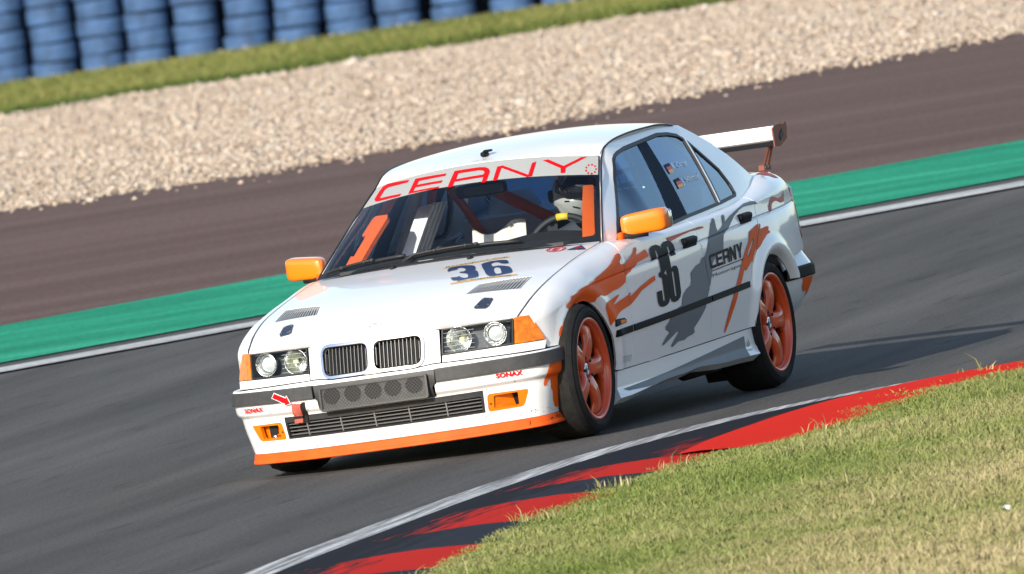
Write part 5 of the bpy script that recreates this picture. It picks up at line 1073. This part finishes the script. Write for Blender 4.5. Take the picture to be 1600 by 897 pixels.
# loose stones
n = 170000; u = RNG.uniform(.16, .84, n); v = RNG.uniform(0, 1, n); v[:900] = -RNG.exponential(.018, 900); A = along(BG['gravel_near'], u); B = along(BG['gravel_far'], u); P = A * (1 - v[:, None]) + B * v[:, None]
P[:, :2] += RNG.normal(0, .12, (n, 2))
sz = RNG.gamma(3.5, .0040, n) + .007; base8 = np.array([(1, 0, 0), (-1, 0, 0), (0, 1, 0), (0, -1, 0), (0, 0, 1), (0, 0, -1)], float)
V = base8[None] * RNG.uniform(.65, 1.25, (n, 6, 1)) + RNG.normal(0, .22, (n, 6, 3)); V *= sz[:, None, None] * np.array((1.0, 1.0, .58)); an = RNG.uniform(0, 6.28, n); c, s_ = np.cos(an)[:, None], np.sin(an)[:, None]
V = np.stack([V[..., 0] * c - V[..., 1] * s_, V[..., 0] * s_ + V[..., 1] * c, V[..., 2]], -1)
V[..., 0] += P[:, :1]; V[..., 1] += P[:, 1:2]; V[..., 2] += (P[:, 2] + np.where(v > 0, .016 * np.sin(v * 190 + 2.5 * np.sin(u * 23)) * np.sin(u * 17 + v * 9) ** 2 + .015 * np.sin(u * 61) * np.sin(v * 47), .02) + sz * .3 + RNG.uniform(0, .03, n) - .015)[:, None]
F8 = np.array([(0, 2, 4), (2, 1, 4), (1, 3, 4), (3, 0, 4), (2, 0, 5), (1, 2, 5), (3, 1, 5), (0, 3, 5)])
F = (F8[None] + 6 * np.arange(n)[:, None, None]).reshape(-1, 3)
GM = attr_mat('gravel_stone', [(0, (.30, .22, .165)), (.15, (.40, .315, .245)), (.45, (.46, .375, .295)), (.75, (.50, .415, .33)), (.92, (.56, .49, .41)), (1, (.42, .30, .22))], .9)
bulk('loose_gravel', V.reshape(-1, 3), 6, F, RNG.uniform(0, 1, n), GM)
# blades of grass
def blades(name, P, h, wid, rnd, m, lean=.6):
    n = len(P); a = RNG.uniform(0, 6.28, n); d = np.stack([np.cos(a), np.sin(a)], -1) * wid[:, None]; l = RNG.normal(0, lean, (n, 2)) * h[:, None]
    V = np.zeros((n, 5, 3)); V[:, 0, :2] = P[:, :2] - d; V[:, 1, :2] = P[:, :2] + d; V[:, 2, :2] = P[:, :2] + d * .7 + l * .35; V[:, 3, :2] = P[:, :2] - d * .7 + l * .35; V[:, 4, :2] = P[:, :2] + l
    z = P[:, 2]; V[:, 0, 2] = V[:, 1, 2] = z - .01; V[:, 2, 2] = V[:, 3, 2] = z + h * .6; V[:, 4, 2] = z + h * .95
    F = np.array([(0, 1, 2), (0, 2, 3), (3, 2, 4)]); F = (F[None] + 5 * np.arange(n)[:, None, None]).reshape(-1, 3)
    return bulk(name, V.reshape(-1, 3), 5, F, rnd, m)
GR = attr_mat('grass_blade', [(0, (.055, .085, .018)), (.25, (.135, .18, .04)), (.5, (.205, .225, .075)), (.72, (.29, .26, .12)), (1, (.44, .36, .21))], .65)
GV = attr_mat('verge_grass_blade', [(0, (.04, .075, .014)), (.35, (.105, .135, .03)), (.65, (.175, .185, .05)), (1, (.30, .25, .11))], .7)
def vnoise(P, s, seed=0):
    r = np.random.default_rng(seed); o = np.zeros(len(P))
    for k in range(7):
        a = r.uniform(0, 6.28); f = s * r.uniform(.5, 1.6); o += np.sin((P[:, 0] * math.cos(a) + P[:, 1] * math.sin(a)) * f + r.uniform(0, 6.28) + 1.4 * np.sin((P[:, 0] * math.sin(a) - P[:, 1] * math.cos(a)) * f * .7 + r.uniform(0, 6)))
    return o / 4
n = 130000; u = RNG.uniform(.16, .84, n); v = RNG.beta(.8, 1, n) ** 1.0; A = along(BG['gravel_far'], u); B = along(BG['verge_mid'], u); P = A * (1 - v[:, None]) + B * v[:, None]
nz = vnoise(P, .9, 3) + .5 * vnoise(P, 3.1, 4); edge = np.exp(-v / .05)
P[:, :2] += RNG.normal(0, .15, (n, 2))
blades('verge_grass', P, RNG.uniform(.03, .09, n) * (1 + .5 * edge + .5 * np.clip(nz, -.6, 1.2)), RNG.uniform(.006, .014, n), np.clip(.50 + .20 * nz - .38 * edge + RNG.normal(0, .14, n), 0, 1), GV)

# ---------------------------------------------------------------- kerb on the inside of the bend
KI = np.array([(24, 7.0), (19, 4.75), (16, 3.72), (13.5, 3.03), (11.6, 2.62), (10.28, 2.38), (9.18, 2.20), (7.9, 2.02), (6.55, 1.83), (5.2, 1.66), (4.0, 1.54), (2.87, 1.49), (1.7, 1.52), (.75, 1.66), (-.05, 1.95), (-.75, 2.45), (-1.3, 3.1), (-1.8, 4.2), (-2.2, 6.0)])
ka = pch(np.arange(len(KI)), KI[:, 0]); kb = pch(np.arange(len(KI)), KI[:, 1]); tt = np.linspace(0, len(KI) - 1, 700); KC = np.stack([ka(tt), kb(tt)], -1)
KS = np.concatenate([[0], np.cumsum(np.linalg.norm(np.diff(KC, axis=0), axis=1))]); sm = np.linspace(0, KS[-1], 500); KC = np.stack([np.interp(sm, KS, KC[:, 0]), np.interp(sm, KS, KC[:, 1])], -1)
tg = np.gradient(KC, axis=0); tg /= np.linalg.norm(tg, axis=1, keepdims=True); kw_ = np.ones(21) / 21
tg = np.stack([np.convolve(np.pad(tg[:, i], 10, 'edge'), kw_, 'valid') for i in (0, 1)], -1); tg /= np.linalg.norm(tg, axis=1, keepdims=True)
KN = np.stack([tg[:, 1], -tg[:, 0]], -1)            # points off the track, towards the grass
if KN[250] @ np.array((0, 1)) < 0: KN = -KN
strip('kerb_line', KC - KN * .20, KC - KN * .015, .006, MG['worn'])
KP = [(0, .004), (.015, .012), (.12, .020), (.30, .032), (.50, .042), (.66, .046), (.80, .042), (1.0, .034), (1.3, .022), (1.305, -.05)]
def kerb_mesh(name, i0, i1, m, parent, z=0.):
    V = []; al = []; ac = []
    for i in range(i0, i1 + 1):
        for d, h in KP: p = KC[i] + KN[i] * d; V.append((p[0], p[1], h + z)); al.append(sm[i]); ac.append(d)
    k = len(KP); F = [(i * k + j, i * k + j + 1, (i + 1) * k + j + 1, (i + 1) * k + j) for i in range(i1 - i0) for j in range(k - 1)]
    o = mk(name, V, F, m, parent, True)
    bm = bmesh.new(); bm.from_mesh(o.data); bmesh.ops.recalc_face_normals(bm, faces=bm.faces)
    if sum(f.normal.z for f in bm.faces) < 0: bmesh.ops.reverse_faces(bm, faces=bm.faces)
    bm.to_mesh(o.data); bm.free()
    for nm, vals in (('along', al), ('across', ac)): a = o.data.attributes.new(nm, 'FLOAT', 'POINT'); a.data.foreach_set('value', np.array(vals, np.float32))
    return o
KB = kerb_mesh('kerb', 0, 499, KM['dark'], None, -.006); KB['kind'] = 'structure'
def at_x(x): return int(np.argmin(np.abs(KC[:400, 0] - x)))
cuts = [0] + [at_x(x) for x in (19.6, 17.8, 16.1, 14.6, 13.3, 12.1, 10.6, 9.15, 7.42, 6.3, 5.2)] + [499]
kinds = ['red', 'dark', 'red', 'dark', 'red', 'dark', 'red', 'dark', 'red', 'dark', 'red', 'bright']
cuts2 = cuts[:-1] + [at_x(3.6), at_x(1.9), at_x(.5), 499]; kinds[-1] = 'worn'; kinds += ['worn', 'worn', 'worn']
for i, kd in enumerate(kinds[:len(cuts2) - 1]): kerb_mesh('kerb_block', cuts2[i], cuts2[i + 1], KM[kd], KB)
# raised bright red blocks behind the worn kerb, taking over its whole width further on
xo = np.array([-2, -1.2, -.4, .84, 3.1, 5.2]); oi = np.array([.08, .10, .18, .34, .60, .74])
def apron(i0, i1):
    V = []; al = []; ac = []; m_ = 6
    for i in range(i0, i1 + 1):
        o0 = float(np.interp(KC[i, 0], xo, oi)) if i < 430 else .06
        for q in range(m_ + 1):
            d = o0 + (1.35 - o0) * q / m_; p = KC[i] + KN[i] * d; z = np.interp(d, [a for a, b in KP[:-1]], [b for a, b in KP[:-1]]) + .007 * min(1, q)
            V.append((p[0], p[1], z + .004)); al.append(sm[i] + 30); ac.append(.25 + d * .8)
    k = m_ + 1; F = [(i * k + j, i * k + j + 1, (i + 1) * k + j + 1, (i + 1) * k + j) for i in range(i1 - i0) for j in range(k - 1)]
    o = mk('kerb_block', V, F, KM['bright'], KB, True); bm = bmesh.new(); bm.from_mesh(o.data); bmesh.ops.recalc_face_normals(bm, faces=bm.faces)
    if sum(f.normal.z for f in bm.faces) < 0: bmesh.ops.reverse_faces(bm, faces=bm.faces)
    bm.to_mesh(o.data); bm.free()
    for nm, vals in (('along', al), ('across', ac)): a = o.data.attributes.new(nm, 'FLOAT', 'POINT'); a.data.foreach_set('value', np.array(vals, np.float32))
ap = [at_x(5.15), at_x(3.5), at_x(1.9), at_x(.5), 430]
for q in range(4): apron(ap[q], ap[q + 1])
# ---------------------------------------------------------------- grass inside the bend
ed = KC + KN * np.interp(KC[:, :1], [-2, -1, .8, 2.2, 3.0, 3.7, 4.6, 5.5, 7.5, 9.9, 11.8, 14], [.8, .62, .60, .74, .98, 1.22, 1.16, .86, .82, .90, .96, 1.0]); ctr_far = np.array((60., 60.))
def moundz(d): return .034 + .010 * (1 - np.exp(-np.maximum(d, 0) / .9))
ds = [0, .15, .35, .6, 1.0, 1.6, 2.6, 4.5, 8, 14, 30, 70]
lo_, hi_ = at_x(20), 440; idx = np.arange(lo_, hi_, 6); V = []
# direction in which the grass field widens: towards the trackside camera
gd = KN.copy(); cd_ = np.array((.80, .60)); 
for q, i in enumerate(idx):
    for d in ds:
        tb = min(1, d / 3); dr = gd[i] * (1 - tb) + cd_ * tb; p = ed[i] + dr * d; V.append((p[0], p[1], float(moundz(d)) - .0))
k = len(ds); F = [(i * k + j, i * k + j + 1, (i + 1) * k + j + 1, (i + 1) * k + j) for i in range(len(idx) - 1) for j in range(k - 1)]
o = mk('grass_infield', V, F, MG['turf'], None, True, kind='structure')
bm = bmesh.new(); bm.from_mesh(o.data); bmesh.ops.recalc_face_normals(bm, faces=bm.faces)
if sum(f.normal.z for f in bm.faces) < 0: bmesh.ops.reverse_faces(bm, faces=bm.faces)
bm.to_mesh(o.data); bm.free()
GVt = np.array(V).reshape(len(idx), k, 3)
n = 330000; fi = RNG.uniform(0, len(idx) - 1.001, n); dj = RNG.beta(.75, 1.3, n) * 8.6 - .03; dj = np.clip(dj, 0, None)
jj = np.interp(dj, ds, np.arange(k)); i0 = fi.astype(int); j0 = np.minimum(jj.astype(int), k - 2); a = (fi - i0)[:, None]; b = (jj - j0)[:, None]
P = GVt[i0, j0] * (1 - a) * (1 - b) + GVt[i0 + 1, j0] * a * (1 - b) + GVt[i0, j0 + 1] * (1 - a) * b + GVt[i0 + 1, j0 + 1] * a * b
P[:, :2] += RNG.normal(0, .035, (n, 2)); nz = vnoise(P, 1.6, 11); nz2 = vnoise(P, 5.5, 12)
h = RNG.uniform(.014, .036, n) * (.35 + .65 * np.clip(dj / .7, 0, 1)) * (1 + .45 * np.clip(nz2, -.8, 1)) * (1 + .9 * (RNG.random(n) < .02))
dry = np.clip(.46 + .17 * nz + .11 * nz2 + .19 * np.clip((dj - 1.6) / 2.2, -.8, 1) + RNG.normal(0, .09, n), 0, 1)
blades('infield_grass', P, h, RNG.uniform(.0022, .0050, n), dry, GR, .55)
nw = 420; ci = RNG.choice(np.arange(0, len(idx) - 1), 16); fi = (ci[RNG.integers(0, 16, nw)] + RNG.random(nw) * .35).clip(0, len(idx) - 1.01); i0 = fi.astype(int); a = (fi - i0)[:, None]; b = np.clip(RNG.normal(.3, .45, nw), -.3, 1.6)[:, None]
P = (GVt[i0, 0] * (1 - a) + GVt[i0 + 1, 0] * a) * (1 - b) + (GVt[i0, 1] * (1 - a) + GVt[i0 + 1, 1] * a) * b; P[:, :2] += RNG.normal(0, .03, (nw, 2))
blades('kerb_edge_weeds', P, RNG.gamma(4, .007, nw) + .015, RNG.uniform(.002, .005, nw), np.clip(RNG.normal(.6, .2, nw), 0, 1), GR, .5)
# a few pale stones lying in the grass
for (x, y, r, lb) in ((10.06, 4.35, .024, 'small white stone lying in the grass below the car'), (12.76, 6.32, .022, 'small white stone lying in the grass at the right edge')):
    V, F = superbox((0, 0, 0), (r, r * 1.2, r * .7), .9, 10, 8); V = V * RNG.uniform(.85, 1.15, V.shape)
    o = mk('stone', V, F, M['white'], None, label=lb, cat='stone'); o.location = (x, y, .05)
# added out-of-view wood: darkens the horizon that flank and windows mirror
n = 5200; az = RNG.uniform(math.radians(72), math.radians(186), n); rr = 215 + RNG.normal(0, 9, n); ht_ = 7 + 2.5 * np.sin(az * 9) + 1.5 * np.sin(az * 31); zc = RNG.uniform(.0, 1, n) ** .8 * ht_; sz = RNG.uniform(1.0, 2.3, n)
V = base8[None] * sz[:, None, None] * RNG.uniform(.6, 1.3, (n, 6, 1)); V[..., 0] += (rr * np.cos(az))[:, None]; V[..., 1] += (rr * np.sin(az))[:, None]; V[..., 2] += zc[:, None] - .5
bulk('added_treeline', V.reshape(-1, 3), 6, (F8[None] + 6 * np.arange(n)[:, None, None]).reshape(-1, 3), RNG.uniform(0, 1, n), attr_mat('added_treeline_foliage', [(0, (.03, .05, .015)), (1, (.07, .10, .03))], .9))
# ---------------------------------------------------------------- tyre wall
BM = mat('blue_painted_tyre', (.036, .085, .19), .8, var=.35, vscale=5, bump=.1, bscale=60)
prof = [(.20, .012), (.25, .002), (.282, .004), (.299, .014), (.306, .034), (.3075, .07), (.305, .1), (.3075, .125), (.3075, .16), (.306, .191), (.299, .211), (.282, .221), (.25, .223), (.20, .213), (.195, .16), (.195, .06)]
V, F = lathe(prof, 36, 'z', closed=True); T0 = None
ordn = ['leftmost', 'second', 'third', 'fourth', 'fifth', 'sixth', 'seventh', 'eighth', 'ninth', 'tenth', 'eleventh', 'twelfth', 'thirteenth', 'fourteenth', 'fifteenth', 'sixteenth', 'seventeenth']
lev = ['bottom tyre', 'second tyre up', 'third tyre up', 'fourth tyre up', 'fifth tyre up', 'sixth tyre up', 'top tyre']
for i, (x, y, z) in enumerate(BG['stacks']):
    for q in range(7):
        lb = 'blue %s of the %s stack%s' % (lev[q], ordn[i], '' if i == 0 else ' from the left')
        if T0 is None: T0 = mk('tyre', V, F, BM, None, True, label=lb, cat='tyre', group='blue tyres stacked as a barrier'); o = T0
        else: o = T0.copy(); col.objects.link(o); o['label'] = lb
        o.location = (x + random.uniform(-.035, .035), y + random.uniform(-.035, .035), z + q * .226); o.rotation_euler = (random.uniform(-.03, .03), random.uniform(-.03, .03), random.uniform(0, 6.28))
        s = random.uniform(.86, .95); o.scale = (s, s, 1)
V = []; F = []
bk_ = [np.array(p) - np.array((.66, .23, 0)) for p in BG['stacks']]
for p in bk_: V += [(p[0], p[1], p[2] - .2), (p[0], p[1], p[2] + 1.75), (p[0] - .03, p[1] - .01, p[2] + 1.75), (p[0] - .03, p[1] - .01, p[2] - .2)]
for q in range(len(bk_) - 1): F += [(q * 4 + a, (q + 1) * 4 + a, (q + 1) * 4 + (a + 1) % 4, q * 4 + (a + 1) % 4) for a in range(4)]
mk('gap_shade_board', V, F, mat('gap_shade_colour', (.008, .014, .03), .8, var=.3), None, False, label='added near-black board standing in for shade behind the blue tyre stacks', cat='shade board')  # near-black board added to darken the gaps between the stacks
# pale stones and litter along its foot
n = 260; u = RNG.uniform(.05, .95, n); P = along(BG['verge_mid'], u) + np.array((.55, .19, 0)); P[:, :2] += RNG.normal(0, .25, (n, 2)); sz = RNG.uniform(.02, .055, n)
V = base8[None] * sz[:, None, None] * RNG.uniform(.6, 1.2, (n, 6, 1)); V[..., 0] += P[:, :1]; V[..., 1] += P[:, 1:2]; V[..., 2] += P[:, 2:] + .04
bulk('scattered_pebbles', V.reshape(-1, 3), 6, (F8[None] + 6 * np.arange(n)[:, None, None]).reshape(-1, 3), RNG.uniform(.5, 1, n), GM)
